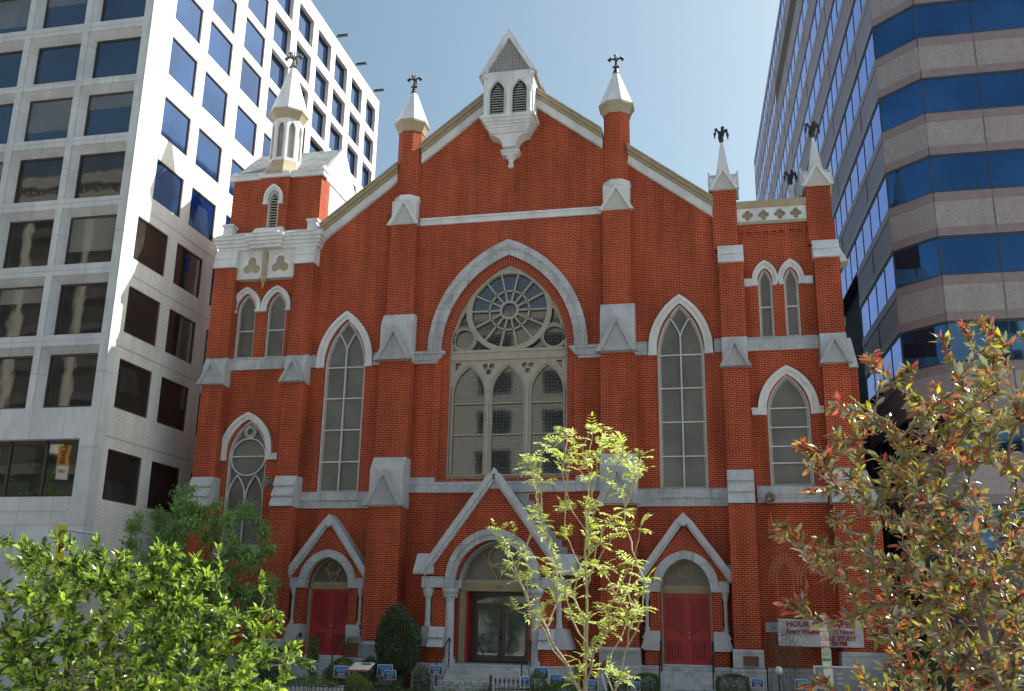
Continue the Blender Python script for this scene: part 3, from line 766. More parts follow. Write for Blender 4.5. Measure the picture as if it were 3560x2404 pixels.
# tall side windows
for cx, w, zb, zs, za in TALL:
    o_ = lancet(cx, w, zb, zs, za)
    fr = framed(inset(o_, .003), .07, .10, .30, TRACW)
    i2 = inset(o_, .073)
    m = MB(); m.ring(i2, inset(i2, .06), .17, .30, True); part(m, 'inner_frame', TRAC, fr)
    m = MB(); m.box(cx-.028, cx+.028, .09, .2, zb-.14, 13.02)
    h = za-zs
    for s in (-1, 1):
        m.path([(cx+s*.005+s*(w*.52)*(t/8)**1.5*1.0, 13.02+(t/8)*.86) for t in range(9)], .05, .10, .2)
    part(m, 'mullion', TRACW, fr)
    m = MB()
    for z in (12.32, 11.05, 9.78, 8.52, 7.33): m.box(cx-w+.06, cx+w-.06, .12, .2, z-.022, z+.022)
    part(m, 'glazing_bar', WHITE, fr)
    glaze('glass', inset(o_, .10), .22, PGLASS, fr)
# twin windows of the left tower
for cx, w in LT:
    o_ = lancet(cx, w, 12.83, 14.85, 15.62); fr = framed(inset(o_, .003), .05, .08, .3, TRACW)
    m = MB(); m.ring(inset(o_, .055), inset(o_, .10), .14, .3, True); part(m, 'inner_frame', TRAC, fr)
    m = MB(); m.box(cx-w+.05, cx+w-.05, .1, .2, 14.0, 14.04); part(m, 'glazing_bar', WHITE, fr)
    glaze('glass', inset(o_, .07), .2, PGLASS, fr)
for cx, w in RTW:
    o_ = lancet(cx, w, 12.83, 14.9, 15.5); fr = framed(inset(o_, .003), .05, .06, .3, TRACW)
    m = MB(); m.ring(inset(o_, .055), inset(o_, .10), .12, .3, True); part(m, 'inner_frame', TRAC, fr)
    m = MB(); m.box(cx-w+.05, cx+w-.05, .1, .2, 14.0, 14.04); part(m, 'glazing_bar', WHITE, fr)
    glaze('glass', inset(o_, .07), .2, PGLASS, fr)
# lower window of the right tower
o_ = lancet(10.37, .74, 7.36, 10.0, 11.42); fr = framed(inset(o_, .003), .05, .08, .3, TRACW)
m = MB(); m.ring(inset(o_, .055), inset(o_, .13), .16, .3, True); part(m, 'inner_frame', TRAC, fr)
m = MB()
for z in (10.2, 9.5, 8.82, 8.22, 7.38): m.box(9.68, 11.06, .12, .22, z-.02, z+.02)
part(m, 'glazing_bar', WHITE, fr); glaze('glass', inset(o_, .08), .24, PGLASS, fr)
# lower window of the left tower, circle over two lights
o_ = lancet(-10.52, .83, 5.25, 8.75, 10.25); fr = framed(inset(o_, .003), .06, .08, .3, TRACW)
m = MB(); m.ring(inset(o_, .065), inset(o_, .11), .16, .3, True); part(m, 'inner_frame', TRAC, fr)
m = MB(); cx = -10.52
m.path(circle(cx, 8.78, .74), .05, .10, .2, True); m.path(circle(cx, 9.79, .17, 16), .04, .10, .2, True); m.path(circle(cx, 9.79, .24, 16), .03, .11, .2, True)
for s in (-1, 1):
    c = cx+s*.385
    m.path(arch(c, .37, 7.1, 8.05, 8), .05, .11, .2)
m.box(cx-.025, cx+.025, .1, .2, 5.25, 7.25)
part(m, 'tracery', TRACW, fr)
m = MB()
for z in (8.8, 6.35): m.box(cx-.76, cx+.76, .12, .2, z-.02, z+.02)
m.box(cx-.8, cx+.8, .12, .2, 5.26, 5.31); part(m, 'glazing_bar', WHITE, fr)
glaze('glass', inset(o_, .08), .24, PGLASS, fr)

# --- the great window
gw = lancet(0, 2.33, 7.82, 12.72, 16.32, 20)
fr = framed(inset(gw, .003), .11, .24, .5, TRAC, 'great_window')
m = MB(); m.box(-2.22, 2.22, .22, .45, 12.46, 12.82); m.box(-2.24, 2.24, .17, .3, 12.74, 12.84); m.box(-2.24, 2.24, .19, .3, 12.44, 12.50); part(m, 'transom', TRAC, fr)
rc = (0, 14.45); 
m = MB(); m.path(circle(*rc, 1.60, 48), .17, .22, .4, True); m.path(circle(*rc, 1.70, 48), .05, .19, .3, True)
m.path(circle(*rc, .80, 36), .06, .27, .4, True); m.path(circle(*rc, .345, 24), .085, .25, .4, True)
for k in range(14):
    a = pi/2+(k+.5)*2*pi/14
    m.path([(rc[0]+.37*cos(a), rc[1]+.37*sin(a)), (rc[0]+1.54*cos(a), rc[1]+1.54*sin(a))], .065, .27, .4)
part(m, 'rose_tracery', TRAC, fr)
m = MB()
for s in (-1, 1):
    m.path(circle(s*1.79, 13.31, .44, 24), .07, .24, .4, True); m.path(circle(s*1.79, 13.31, .52, 24), .03, .21, .3, True)
    m.path(arc(-s*.43, 12.84, 2.74, radians(4) if s > 0 else pi-radians(4), radians(40) if s > 0 else pi-radians(40), 14), .06, .22, .4)
m.path([(-.42, 16.0), (0, 16.06), (.42, 16.0)], .05, .25, .4)
part(m, 'roundel_tracery', TRAC, fr)
# three lancets
LAN = [(-1.55, .665), (0, .665), (1.55, .665)]
holes = [lancet(c, w, 7.92, 11.1, 12.24, 12) for c, w in LAN]
for c in (-.775, .775):
    for a in (30, 150, 270): holes.append(circle(c+.15*cos(radians(a)), 12.12+.15*sin(radians(a)), .11, 12))
for s in (-1, 1): holes.append([(s*2.12, 12.36), (s*1.86, 12.36), (s*2.12, 12.0)][::s])
m = MB(); m.plate([(-2.22, 7.84), (2.22, 7.84), (2.22, 12.44), (-2.22, 12.44)], holes, .27, .40)
for h in holes[:3]: m.ring(h, inset(h, .05), .30, .42, True); m.ring(inset(h, -.05), inset(h, -.02), .24, .269, True)
for c in (-.775, .775): m.box(c-.05, c+.05, .21, .269, 7.7, 11.3)
part(m, 'lancet_tracery', TRAC, fr)
m = MB()
for c, w in LAN:
    for z in (10.72, 9.5): m.box(c-w+.04, c+w-.04, .30, .36, z-.02, z+.02)
part(m, 'glazing_bar', TRAC, fr)
glaze('glass', inset(gw, .06), .41, WGLASS, fr)

# --- blind arches low on the right tower
for c in (9.92, 10.87):
    m = MB()
    for w_, za_ in ((.27, 4.80), (.39, 4.96), (.51, 5.10)):
        m.path([(c-w_, 2.85 if w_ < .3 else 4.0)]+arch(c, w_, 4.25, za_, 10)+[(c+w_, 2.85 if w_ < .3 else 4.0)], .016, -.008, .02)
    for wa, za1, wb, za2 in ((.27, 4.80, .39, 4.96), (.39, 4.96, .51, 5.10)):
        for p_, q_ in zip(arch(c, wa, 4.25, za1, 9)[1:-1], arch(c, wb, 4.25, za2, 9)[1:-1]): m.path([p_, q_], .013, -.007, .02)
    part(m, 'blind_arch', MORT)
m = MB(); m.box(9.2, 11.5, -.10, .02, .2, 1.30); m.box(9.2, 11.5, -.05, .02, 2.45, 2.78); m.box(-11.5, -9.1, -.10, .02, .2, 1.30); part(m, 'plinth_course', GRANITE, cx=0)

# --- side doorways
GROOVE = plain('groove_shade_red', (.10, .008, .012), .7)  # dark red strips paint in the shade of the board grooves
def side_portal(c):
    A = lancet(c, .87, 1.30, 3.75, 4.9)
    # gabled brick frontispiece
    hole = lancet(c, .88, 1.301, 3.72, 4.91)
    m = MB(); m.plate([(c-1.46, 1.30), (c+1.46, 1.30), (c+1.46, 4.05), (c, 6.02), (c-1.46, 4.05)], [], -.02, 0.001) if False else None
    m = MB()
    Lh = arch(c, .88, 3.72, 4.91, 12)
    m.prism([(c-1.46, 4.1)]+[(c-.88, 3.72)]+Lh[1:-1]+[(c+.88, 3.72), (c+1.46, 4.1), (c, 6.0)], -.45, .02)
    for s in (-1, 1):
        m.box(*sorted((c+s*.87, c+s*1.22)), -.45, .02, 2.42, 3.72); m.box(*sorted((c+s*.87, c+s*1.42)), -.48, .02, 1.30, 1.76)
        m.box(*sorted((c+s*1.22, c+s*1.30)), -.2, .02, 2.42, 3.72)
    [q.build('portal_wall', BRICK, church) for q in comps(m)]
    m = MB()
    A = [(c-1.16, 3.72)]+arch(c, 1.13, 3.9, 5.12, 12)+[(c+1.16, 3.72)]; B = [(c-.86, 3.72)]+arch(c, .84, 3.85, 4.84, 12)+[(c+.86, 3.72)]
    m.ring(A, B, -.53, -.2)
    for s in (-1, 1):
        m.box(*sorted((c+s*1.14, c+s*1.47)), -.52, .02, 3.72, 4.09)
    part(m, 'portal_arch', GRANITE, bevel=.01)
    # coping
    m = MB()
    for s in (-1, 1):
        a, b = (c+s*1.58, 4.06), (c+s*.1, 6.06)
        dx, dz = b[0]-a[0], b[1]-a[1]; L = hypot(dx, dz); nx, nz = -dz/L*s*-1, dx/L*s*-1
        nx, nz = (abs(nx)*s, abs(nz))
        m.prism([a, b, (b[0]+nx*.20, b[1]+nz*.20), (a[0]+nx*.20, a[1]+nz*.20)], -.66, .02)
        m.prism([(a[0]-nx*.07, a[1]-nz*.07), (b[0]-nx*.07, b[1]-nz*.07), (b[0]-nx*.001, b[1]-nz*.001), (a[0]-nx*.001, a[1]-nz*.001)], -.58, .02)
        m.prism([(0.02, 4.16), (-.60, 4.16), (-.62, 4.22), (-.30, 4.66), (.02, 4.66)], *sorted((c+s*1.40, c+s*1.72)), ax='x')
    m.prism([(c-.24, 6.08), (c, 5.94), (c+.24, 6.08), (c+.26, 6.16), (c, 6.42), (c-.26, 6.16)], -.69, .02)
    part(m, 'portal_coping', SLAB, bevel=.008)
    # side colonnettes and splayed pedestals
    m = MB()
    for s in (-1, 1):
        m.frustum(c+s*1.33, -.38, [(2.42, .11), (2.52, .10), (2.56, .07), (3.40, .062), (3.44, .08), (3.62, .13), (3.72, .14)], n=10)
    part(m, 'portal_column', SLAB, cx=c)
    m = MB()
    for s in (-1, 1):
        m.prism([(c+s*.9, 1.78), (c+s*1.42, 1.78), (c+s*1.55, 1.86), (c+s*1.44, 2.16), (c+s*1.50, 2.19), (c+s*1.37, 2.42), (c+s*.9, 2.42)], -.6, .02)
    part(m, 'pedestal', SLAB, cx=c, bevel=.01)
    m = MB()
    for s in (-1, 1): m.box(*sorted((c+s*.9, c+s*1.5)), -.62, .02, .2, 1.29)
    part(m, 'portal_plinth', GRANITE, cx=c, bevel=.01)
    # door
    m = MB(); m.box(c-.87, c+.87, .06, .4, 3.68, 3.88); m.box(c-.87, c+.87, .02, .06, 3.72, 3.76); m.box(c-.87, c+.87, .02, .06, 3.81, 3.87)
    o_ = [(c-.865, 3.88)]+arch(c, .865, 3.9, 4.88, 12)[0:]+[(c+.865, 3.88)]
    m.ring(o_, inset(o_, .08), .04, .3, True)
    for s in (-1, 1): m.box(*sorted((c+s*.80, c+s*.868)), -.05, .3, 1.3, 3.68)
    part(m, 'doorcase', TAN)
    tm = MB(); tm.path(circle(c, 4.48, .25, 20), .05, .12, .22, True); tm.path(circle(c, 4.48, .19, 20), .02, .13, .2, True)
    tm.path([(c, 3.9), (c-.12, 4.12), (c-.34, 4.5)], .035, .12, .22); tm.path([(c, 3.9), (c+.12, 4.12), (c+.34, 4.5)], .035, .12, .22)
    tr = part(tm, 'fanlight', TAN); glaze('glass', inset(o_, .06), .2, PGLASS, tr)
    for s in (-1, 1):
        m = MB(); x0, x1 = sorted((c+s*.004, c+s*.795))
        m.box(x0, x1, .14, .2, 1.33, 3.675)
        # rails / stiles
        m.box(x0, x1, .118, .139, 1.33, 1.45); m.box(x0, x1, .118, .139, 2.10, 2.24); m.box(x0, x1, .118, .139, 3.56, 3.675)
        m.box(x0, x0+.1, .1185, .139, 1.45, 3.56); m.box(x1-.1, x1, .1185, .139, 1.45, 3.56)
        xi, xo = (c+s*.104, c+s*.695)
        # diagonal boarding
        GV = MB()
        for k in range(15):
            z = 2.27+k*.1
            za_, zb_ = (z+.0, z-.32+.0)
            a = (xi, z-.0); b = (xo, z+.38)
            a = (xi, min(a[1], 3.54)); b = (xo, min(b[1], 3.54))
            if z+.38 > 3.54:
                t = (3.54-z)/.38
                if t <= .05: continue
                b = (xi+(xo-xi)*t, 3.54)
            GV.path([a, b], .028, .128, .139)
        m.path([(c+s*.15, 3.5), (c+s*.45, 3.2), (c+s*.62, 2.75), (c+s*.68, 2.3)], .04, .115, .139)
        d = part(m, 'door', DOORRED); m = GV
        for k in range(5): m.box(x0+.16+k*.1, x0+.18+k*.1, .1165, .139, 1.47, 2.08)
        part(m, 'groove_shade_lines', GROOVE, d)
        if s == 1:
            h = MB(); h.ball((c+.07, .09, 2.36), (.038, .03, .055), 8, 6); h.ball((c+.07, .08, 2.22), (.032, .04, .045), 8, 6); h.ball((c+.07, .09, 2.13), (.014, .02, .03)); h.ball((c+.07, .09, 1.98), (.03, .03, .035))
            part(h, 'door_handle', BRASS, d, smooth=True)
    m = MB(); m.box(c-.86, c+.86, -.12, .14, 1.27, 1.325); part(m, 'threshold', WHITE)
    m = MB()
    for k in range(7): m.box(c-.9, c+.9, -.50-k*.3, .05-(.0 if k == 0 else .3-(-.25)+(k-1)*.3), .15, 1.268-.16*k-.002)
    part(m, 'steps', GRANITE, bevel=.012)
for c in (-6.58, 6.57): side_portal(c)

# --- central portal
m = MB()
Lh = arch(0, 1.36, 3.74, 5.42, 14)
m.prism([(-2.52, 4.14), (-1.7, 4.14), (-1.7, 3.74), (-1.36, 3.74)]+Lh[1:-1]+[(1.36, 3.74), (1.7, 3.74), (1.7, 4.14), (2.52, 4.14), (0, 7.45)], -1.5, .02)
for s in (-1, 1):
    m.box(*sorted((s*1.68, s*2.18)), -1.48, .02, 2.42, 3.70); m.box(*sorted((s*1.64, s*2.24)), -1.56, .02, 1.22, 1.74)
    m.box(*sorted((s*1.40, s*1.68)), -1.0, .02, 1.22, 3.72)
    m.box(*sorted((s*2.18, s*2.5)), -1.0, .02, 1.2, 3.7)
[q.build('portal_wall', BRICK, church) for q in comps(m)]
m = MB(); m.prism([(-.19, 7.2), (.19, 7.2), (0, 7.5)], -1.53, -1.4)
A = [(-1.72, 3.74)]+arch(0, 1.70, 4.0, 5.80, 14)+[(1.72, 3.74)]; B = [(-1.36, 3.74)]+arch(0, 1.34, 3.95, 5.40, 14)+[(1.36, 3.74)]
C = [(a[0]*.45+b[0]*.55, a[1]*.45+b[1]*.55) for a, b in zip(A, B)]
m.ring(A, C, -1.66, -1.1); m.ring(C, B, -1.60, -.9)
D = [(b[0]*.93, 3.74+(b[1]-3.74)*.95) for b in B]; m.ring(B, D, -1.1, -.6)
for s in (-1, 1): m.box(*sorted((s*1.71, s*2.56)), -1.6, .02, 3.74, 4.12)
part(m, 'portal_arch', GRANITE, bevel=.012)
m = MB()
for s in (-1, 1):
    a, b = (s*2.50, 4.20), (s*.02, 7.62)
    dx, dz = b[0]-a[0], b[1]-a[1]; L = hypot(dx, dz); nx, nz = abs(dz/L)*s, abs(dx/L)
    m.prism([a, b, (b[0]+nx*.20, b[1]+nz*.20), (a[0]+nx*.20, a[1]+nz*.20)], -1.76, -1.35)
    m.prism([(a[0]-nx*.10, a[1]-nz*.10), (b[0]-nx*.10, b[1]-nz*.10), (b[0]-nx*.001, b[1]-nz*.001), (a[0]-nx*.001, a[1]-nz*.001)], -1.68, -1.35)
    m.prism([(.02, 4.20), (-1.66, 4.20), (-1.7, 4.30), (-1.25, 4.94), (.02, 4.94)], *sorted((s*2.14, s*2.86)), ax='x')
m.prism([(-.13, 7.68), (.13, 7.68), (0, 7.93)], -1.77, -1.3)
part(m, 'portal_coping', SLAB, bevel=.01)
m = MB()
for s in (-1, 1):
    m.prism([(s*2.52, 4.22), (0, 7.60), (0, 7.75), (s*2.62, 4.3)], -1.36, .01)
part(m, 'portal_roof', SLATE, cx=0)
m = MB(); pts = []
for k in range(12):
    x = 2.78-k*.205; z = 4.42+k*.279
    pts += [(x, z), (x, z+.279)]
m.path(pts, .035, -.02, .01); m.prism([(2.62, 4.3)]+pts+[(.42, 7.5), (.34, 7.35)], -.008, .009)
part(m, 'stepped_flashing', plain('lead_flashing', (.36, .38, .40), .5))
for s in (-1, 1):
    m = MB(); m.frustum(s*1.54, -1.40, [(1.22, .24), (1.34, .24), (1.36, .20), (1.46, .17), (3.30, .15), (3.32, .17), (3.36, .15), (3.5, .22), (3.58, .28), (3.64, .30), (3.735, .30)], n=14)
    for i in range(8): m.ball((s*1.54+.21*cos(i*pi/4), -1.40+.21*sin(i*pi/4), 3.47), (.06, .06, .07), 6, 4)
    part(m, 'portal_column', SLAB, smooth=False)
    m = MB(); m.frustum(s*2.33, -1.42, [(2.42, .13), (2.54, .12), (2.58, .10), (3.36, .09), (3.4, .11), (3.52, .17), (3.60, .2), (3.735, .2)], n=12)
    for i in range(8): m.ball((s*2.33+.14*cos(i*pi/4), -1.42+.14*sin(i*pi/4), 3.5), .04, 6, 4)
    part(m, 'portal_column', SLAB)
    m = MB()
    x0, x1 = sorted((s*1.66, s*2.22))
    m.prism([(.02, 2.06), (-1.75, 2.06), (-1.55, 2.42), (.02, 2.42)], x0, x1, 'x'); m.prism([(.02, 1.745), (-1.86, 1.745), (-1.66, 2.058), (.02, 2.058)], x0, x1, 'x')
    m.prism([(s*2.22, 1.745), (s*2.72, 1.745), (s*2.60, 2.1), (s*2.50, 2.42), (s*2.22, 2.42)], -1.5, .02)
    part(m, 'pedestal', SLAB, bevel=.01)
    m = MB(); m.box(*sorted((s*2.24, s*2.6)), -1.45, .02, 1.22, 1.744); part(m, 'portal_base_brick', BRICK)
    m = MB(); m.box(*sorted((s*1.40, s*2.72)), -1.85, .02, .15, 1.218); part(m, 'portal_plinth', GRANITE, bevel=.012)
# doorcase, lintel and fanlight
m = MB(); m.box(-1.36, 1.36, -.7, -.3, 3.66, 3.92)
for z in (3.70, 3.79, 3.86): m.box(-1.36, 1.36, -.735, -.701, z, z+.035)
for s in (-1, 1): m.box(*sorted((s*1.24, s*1.385)), -.72, -.3, 1.22, 3.66); m.box(*sorted((s*1.18, s*1.24)), -.66, -.3, 1.22, 3.66)
o_ = [(-1.36, 3.92)]+arch(0, 1.36, 4.0, 5.38, 14)+[(1.36, 3.92)]
m.ring(o_, inset(o_, .14), -.70, -.3, True)
part(m, 'doorcase', TAN)
m = MB(); m.path(circle(0, 4.86, .37, 24), .06, -.6, -.45, True); m.path(circle(0, 4.86, .30, 24), .02, -.58, -.45, True)
for s in (-1, 1): m.path([(0, 3.95), (s*.1, 4.2), (s*.28, 4.5), (s*.5, 4.85), (s*.62, 5.0)], .05, -.6, -.45)
tr = part(m, 'fanlight', TAN); glaze('glass', inset(o_, .1), -.5, PGLASS, tr)
text('street_number', '1518', .16, (0, -.74, 3.79), plain('grey_lettering', (.16, .14, .11)), church)
# red leaves folded back and glazed doors inside
for s in (-1, 1):
    m = MB(); m.box(*sorted((s*1.10, s*1.17)), -.62, -.02, 1.24, 3.65)
    for z in (1.35, 2.3): m.box(*sorted((s*1.085, s*1.099)), -.55, -.09, z, z+.06)
    part(m, 'red_door', DOORRED)
m = MB(); m.box(-1.38, 1.38, .0, .02, 1.2, 3.66) if False else None
m = MB()
x0, x1, z0, z1 = -1.0, 1.0, 1.24, 3.60
m.box(-1.36, x0, 0, .12, z0, z1+.06); m.box(x1, 1.36, 0, .12, z0, z1+.06); m.box(x0, x1, 0, .12, 3.52, 3.66); m.box(x0, x1, 0, .12, 3.18, 3.27)
m.box(-1.38, 1.38, -.6, .12, 3.655, 3.70)
part(m, 'glass_door_frame', OFRAME)
for s in (-1, 1):
    m = MB(); a, b = sorted((s*.01, s*.99))
    m.box(a, b, .01, .07, 1.25, 1.47); m.box(a, b, .01, .07, 3.05, 3.17); m.box(a, a+.12, .0105, .07, 1.47, 3.05); m.box(b-.12, b, .0105, .07, 1.47, 3.05)
    d = part(m, 'glass_door', OFRAME)
    g = MB(); g.box(a+.1, b-.1, .04, .05, 1.45, 3.07); part(g, 'glass', OGLASS, d)
    h = MB(); h.box(*sorted((s*.03, s*.12)), -.05, .01, 2.02, 2.26); part(h, 'door_handle', OFRAME, d)
g = MB(); g.box(-.98, .98, .04, .05, 3.25, 3.54); part(g, 'transom_glass', OGLASS)
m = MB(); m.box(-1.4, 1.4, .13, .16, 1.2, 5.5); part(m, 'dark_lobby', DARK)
m = MB(); m.box(-1.38, 1.38, -1.9, .12, .15, 1.218)
for k in range(1, 6): 
    e = .0 if k < 3 else .42
    m.box(-1.38-e, 1.38+e, -1.9-k*.34, -1.9-(k-1)*.34 if k > 1 else -1.9, .15, 1.218-k*.165)
part(m, 'steps', GRANITE, bevel=.012)

# ================================================================== things fixed to or standing by the church
def handrail(name, label, x, y0, z0, y1, z1, group='iron handrails at the church doors'):
    t = empty(name, label, 'handrail', (x, y0, .15), group)
    L = lambda p: (p[0]-x, p[1]-y0, p[2]-.15)
    for yy, zz in ((y0, z0), (y1, z1)):
        m = MB(); m.tube([L((x, yy, .15)), L((x, yy, zz))], .025, 6); m.build('post', IRON, t)
    m = MB(); m.tube([L((x, y0+.12, z0-.12)), L((x, y0, z0)), L((x, y0-.05, z0)), L((x, y1, z1)), L((x, y1-.06, z1-.02))], .026, 6)
    m.build('rail', IRON, t)
handrail('handrail', 'sloping black handrail left of the glass doors, at the big left column', -1.42, -1.75, 2.05, -3.2, 1.35)
handrail('handrail', 'sloping black handrail right of the glass doors, in front of the fence finials', 1.42, -1.75, 2.05, -3.2, 1.35)
for c, a, b in ((-6.58, 'left red doors', 'behind the clipped column shrub'), (6.57, 'right red doors', 'beside the round bush')):
    for s, w in ((-1, 'left'), (1, 'right')):
        handrail('handrail', 'thin black handrail on the %s edge of the steps to the %s' % (w, a), c+s*.86, -.55, 2.1, -1.6, 1.45)

def horn(loc, rz, label):
    t = empty('horn_speaker', label, 'loudspeaker', loc, 'horn loudspeakers on the church wall', rz)
    m = MB(); m.frustum(0, 0, [(0, .06), (.12, .09), (.16, .15), (.42, .20), (.43, .215), (.41, .19), (.2, .12), (.18, .10)], n=16, cap=True)
    o = m.build('horn_bell', plain('grey_speaker_paint', (.28, .27, .25), .6), t, smooth=False); o.rotation_euler = (radians(78), 0, 0)
    m = MB(); m.ball((0, -.30, .06), .07, 8, 6); m.build('horn_core', plain('beige_plastic', (.33, .26, .18)), t)
    m = MB(); m.box(-.02, .02, -.1, .25, -.1, .02); m.build('bracket', IRON, t)
horn((9.47, -.18, 6.83), .15, 'round grey horn loudspeaker on the granite band beside the right tower buttress')
horn((-9.20, -.15, 7.62), -.3, 'grey horn loudspeaker beside the stepped granite of the left tower, near the circle window')

# inscribed stones and plaques
DK = plain('incised_lettering', (.13, .14, .15), .9)
def inscribed(cx, lines, label):
    t = empty('inscribed_stone', label, 'inscription', (cx, -.965, 1.5))
    m = MB(); m.box(-.66, .66, -.012, .0, -.235, .27); m.build('panel', plain('dressed_granite', (.34, .36, .38), .7, var=.08), t)
    z = .19
    for i, (tx_, sz) in enumerate(lines):
        text('lettering', tx_, sz, (0, -.0155, z), DK, t, ext=.002); z -= sz*1.05
inscribed(4.33, [('METROPOLITAN AFRICAN METHODIST', .075), ('EPISCOPAL CHURCH', .075), ('1518 M STREET', .05), ('WASHINGTON', .045)], 'granite stone with METROPOLITAN AFRICAN METHODIST EPISCOPAL CHURCH at the foot of the right pier')
inscribed(-4.33, [('METROPOLITAN', .075), ('CHURCH', .06), ('1885', .05)], 'inscribed granite stone at the foot of the left pier, half behind the tall bush')
t = empty('bronze_plaque', 'small bronze plaque on the granite foot of the right tower', 'plaque', (8.66, -.965, 1.52))
m = MB(); m.box(-.235, .235, -.02, 0, -.15, .15); m.build('plate', plain('bronze', (.11, .07, .045), .45, .6), t)
m = MB(); m.ring([(-.255, -.17), (.255, -.17), (.255, .17), (-.255, .17)], [(-.235, -.15), (.235, -.15), (.235, .15), (-.235, .15)], -.025, 0, True); m.build('rim', plain('stone_rim', (.25, .22, .2)), t)
m = MB()
for k in range(6): m.box(-.18, .18-.03*(k % 2), -.0225, -.0201, .1-k*.042, .11-k*.042)
m.build('lettering', plain('worn_bronze', (.2, .13, .08), .5, .5), t)

# banner
t = empty('banner', 'white banner with dark red PRAYER and BIBLE STUDY lettering on the right tower wall', 'banner', (10.9, -.93, 2.45))
RED = plain('banner_red', (.25, .015, .03), .7)
NX, NZ = 30, 8
m = MB(); vs = []; fs = []
for j in range(NZ+1):
    for i in range(NX+1):
        u = i/NX; v = j/NZ
        x = -1.33+2.66*u+.02*sin(v*5)*(u-.5); z = -.42+.86*v-.03*sin(pi*u)*(1 if v > .5 else .3)
        y = -.05+.025*sin(u*21+v*3)+.02*sin(u*9)
        vs.append((x, y, z))
for j in range(NZ):
    for i in range(NX): a = j*(NX+1)+i; fs.append((a, a+1, a+NX+2, a+NX+1))
m.add(vs, fs); b = m.build('cloth', plain('white_vinyl', (.50, .51, .54), .5, var=.06), t)
sm = b.modifiers.new('thickness', 'SOLIDIFY'); sm.thickness = .006
for body, sz, x, z in (('HOUR OF PRAYER', .26, 0, .27), ('Every Wednesday 12 Noon', .19, 0, .045), ('BIBLE STUDY', .19, .55, -.16), ('6:30 PM', .19, .5, -.32)):
    tt = text('lettering', body, sz, (x, -.115, z), RED, t, bold=.009, sx=1.0)
m = MB(); m.box(-1.2, 1.25, -.114, -.11, -.06, -.05); m.build('rule', RED, t)

# ================================================================== LEFT OFFICE BUILDING
lb = empty('office_building', 'white concrete office block left of the church with deep square window openings', 'building', (-20, 0, 0))
def bpart(mb, name, mat, parent, off, **k):
    mb.v = [(x-off[0], y-off[1], z-off[2]) for x, y, z in mb.v]
    return mb.build(name, mat, parent, **k)
LBO = (-20, 0, 0); XL, YL, ZR = -14.5, -4.06, 37.3
frows = [(10.17, 12.26), (13.04, 15.13), (15.92, 17.98), (18.72, 20.75), (21.47, 23.48), (24.11, 26.03), (26.8, 28.73), (29.59, 31.52)]
NCOL = 7
holes = []; W_ = []
for z0, z1 in frows:
    for c in range(NCOL):
        xr = -14.93-c*2.806; x0 = xr-2.27
        holes.append([(x0-.22, z0-.12), (xr+.04, z0-.12), (xr+.04, z1+.22), (x0-.22, z1+.22)]); W_.append((x0, xr, z0, z1))
shop = [(-15.19-c*6.854-6.0, -15.19-c*6.854, 6.73, 8.88) for c in range(3)]
for x0, x1, z0, z1 in shop: holes.append([(x0, z0), (x1, z0), (x1, z1), (x0, z1)])
m = MB(); m.plate([(-36, 0), (XL, 0), (XL, ZR), (-36, ZR)], holes, YL, YL+.05)
for x0, x1, z0, z1 in W_:          # splayed reveals: head, left jamb and sill slope in to the glass
    O = [(x0-.22, z0-.12), (x1+.04, z0-.12), (x1+.04, z1+.22), (x0-.22, z1+.22)]; I = [(x0-.04, z0-.0), (x1+.02, z0-.0), (x1+.02, z1-.02), (x0-.04, z1-.02)]
    n = 4
    vs = [(q[0], YL+.05, q[1]) for q in O]+[(q[0], YL+.42, q[1]) for q in I]
    m.add(vs, [(i, (i+1) % n, n+(i+1) % n, n+i) for i in range(n)])
for x0, x1, z0, z1 in shop: m.ring([(x0, z0), (x1, z0), (x1, z1), (x0, z1)], [(x0+.01, z0+.01), (x1-.01, z0+.01), (x1-.01, z1-.01), (x0+.01, z1-.01)], YL+.05, YL+.4, True)
m.box(-22, -15.31, YL-.03, YL+.02, 6.20, 6.68)
bpart(m, 'front_wall', CONC, lb, LBO, fixn=True)
m = MB()
for z0, z1 in frows: m.box(-36, XL-.3, YL-.004, YL+.02, z1+.42, z1+.435)
bpart(m, 'joint_line', plain('wall_joint_grey', (.30, .30, .29)), lb, LBO)  # thin grey panel joint lines across the front
for k, (x0, x1, z0, z1) in enumerate(W_):
    if x1 < -21.0 or z0 > 31: continue
    m = MB(); m.ring([(x0-.05, z0-.01), (x1+.03, z0-.01), (x1+.03, z1-.01), (x0-.05, z1-.01)], [(x0+.02, z0+.04), (x1-.03, z0+.04), (x1-.03, z1-.09), (x0+.02, z1-.09)], YL+.40, YL+.50, True)
    fr = bpart(m, 'window', OFRAME, lb, LBO)
    m = MB(); m.box(x0+.0, x1-.01, YL+.45, YL+.47, z0+.02, z1-.06); g_ = bpart(m, 'glass', OGLASS if z0 > 19 else BGLASS, fr, LBO)  # upper rows get bluer glass; mirrored sky put into its colour
    q_ = (k*7) % 5
    if q_ in (1, 3) and z0 < 27:
        m = MB(); m.box(x0+.02, x1-.03, YL+.44, YL+.449, z1-(.7 if q_ == 1 else 1.5), z1-.07); bpart(m, 'blind', BLINDG, fr, LBO)
    
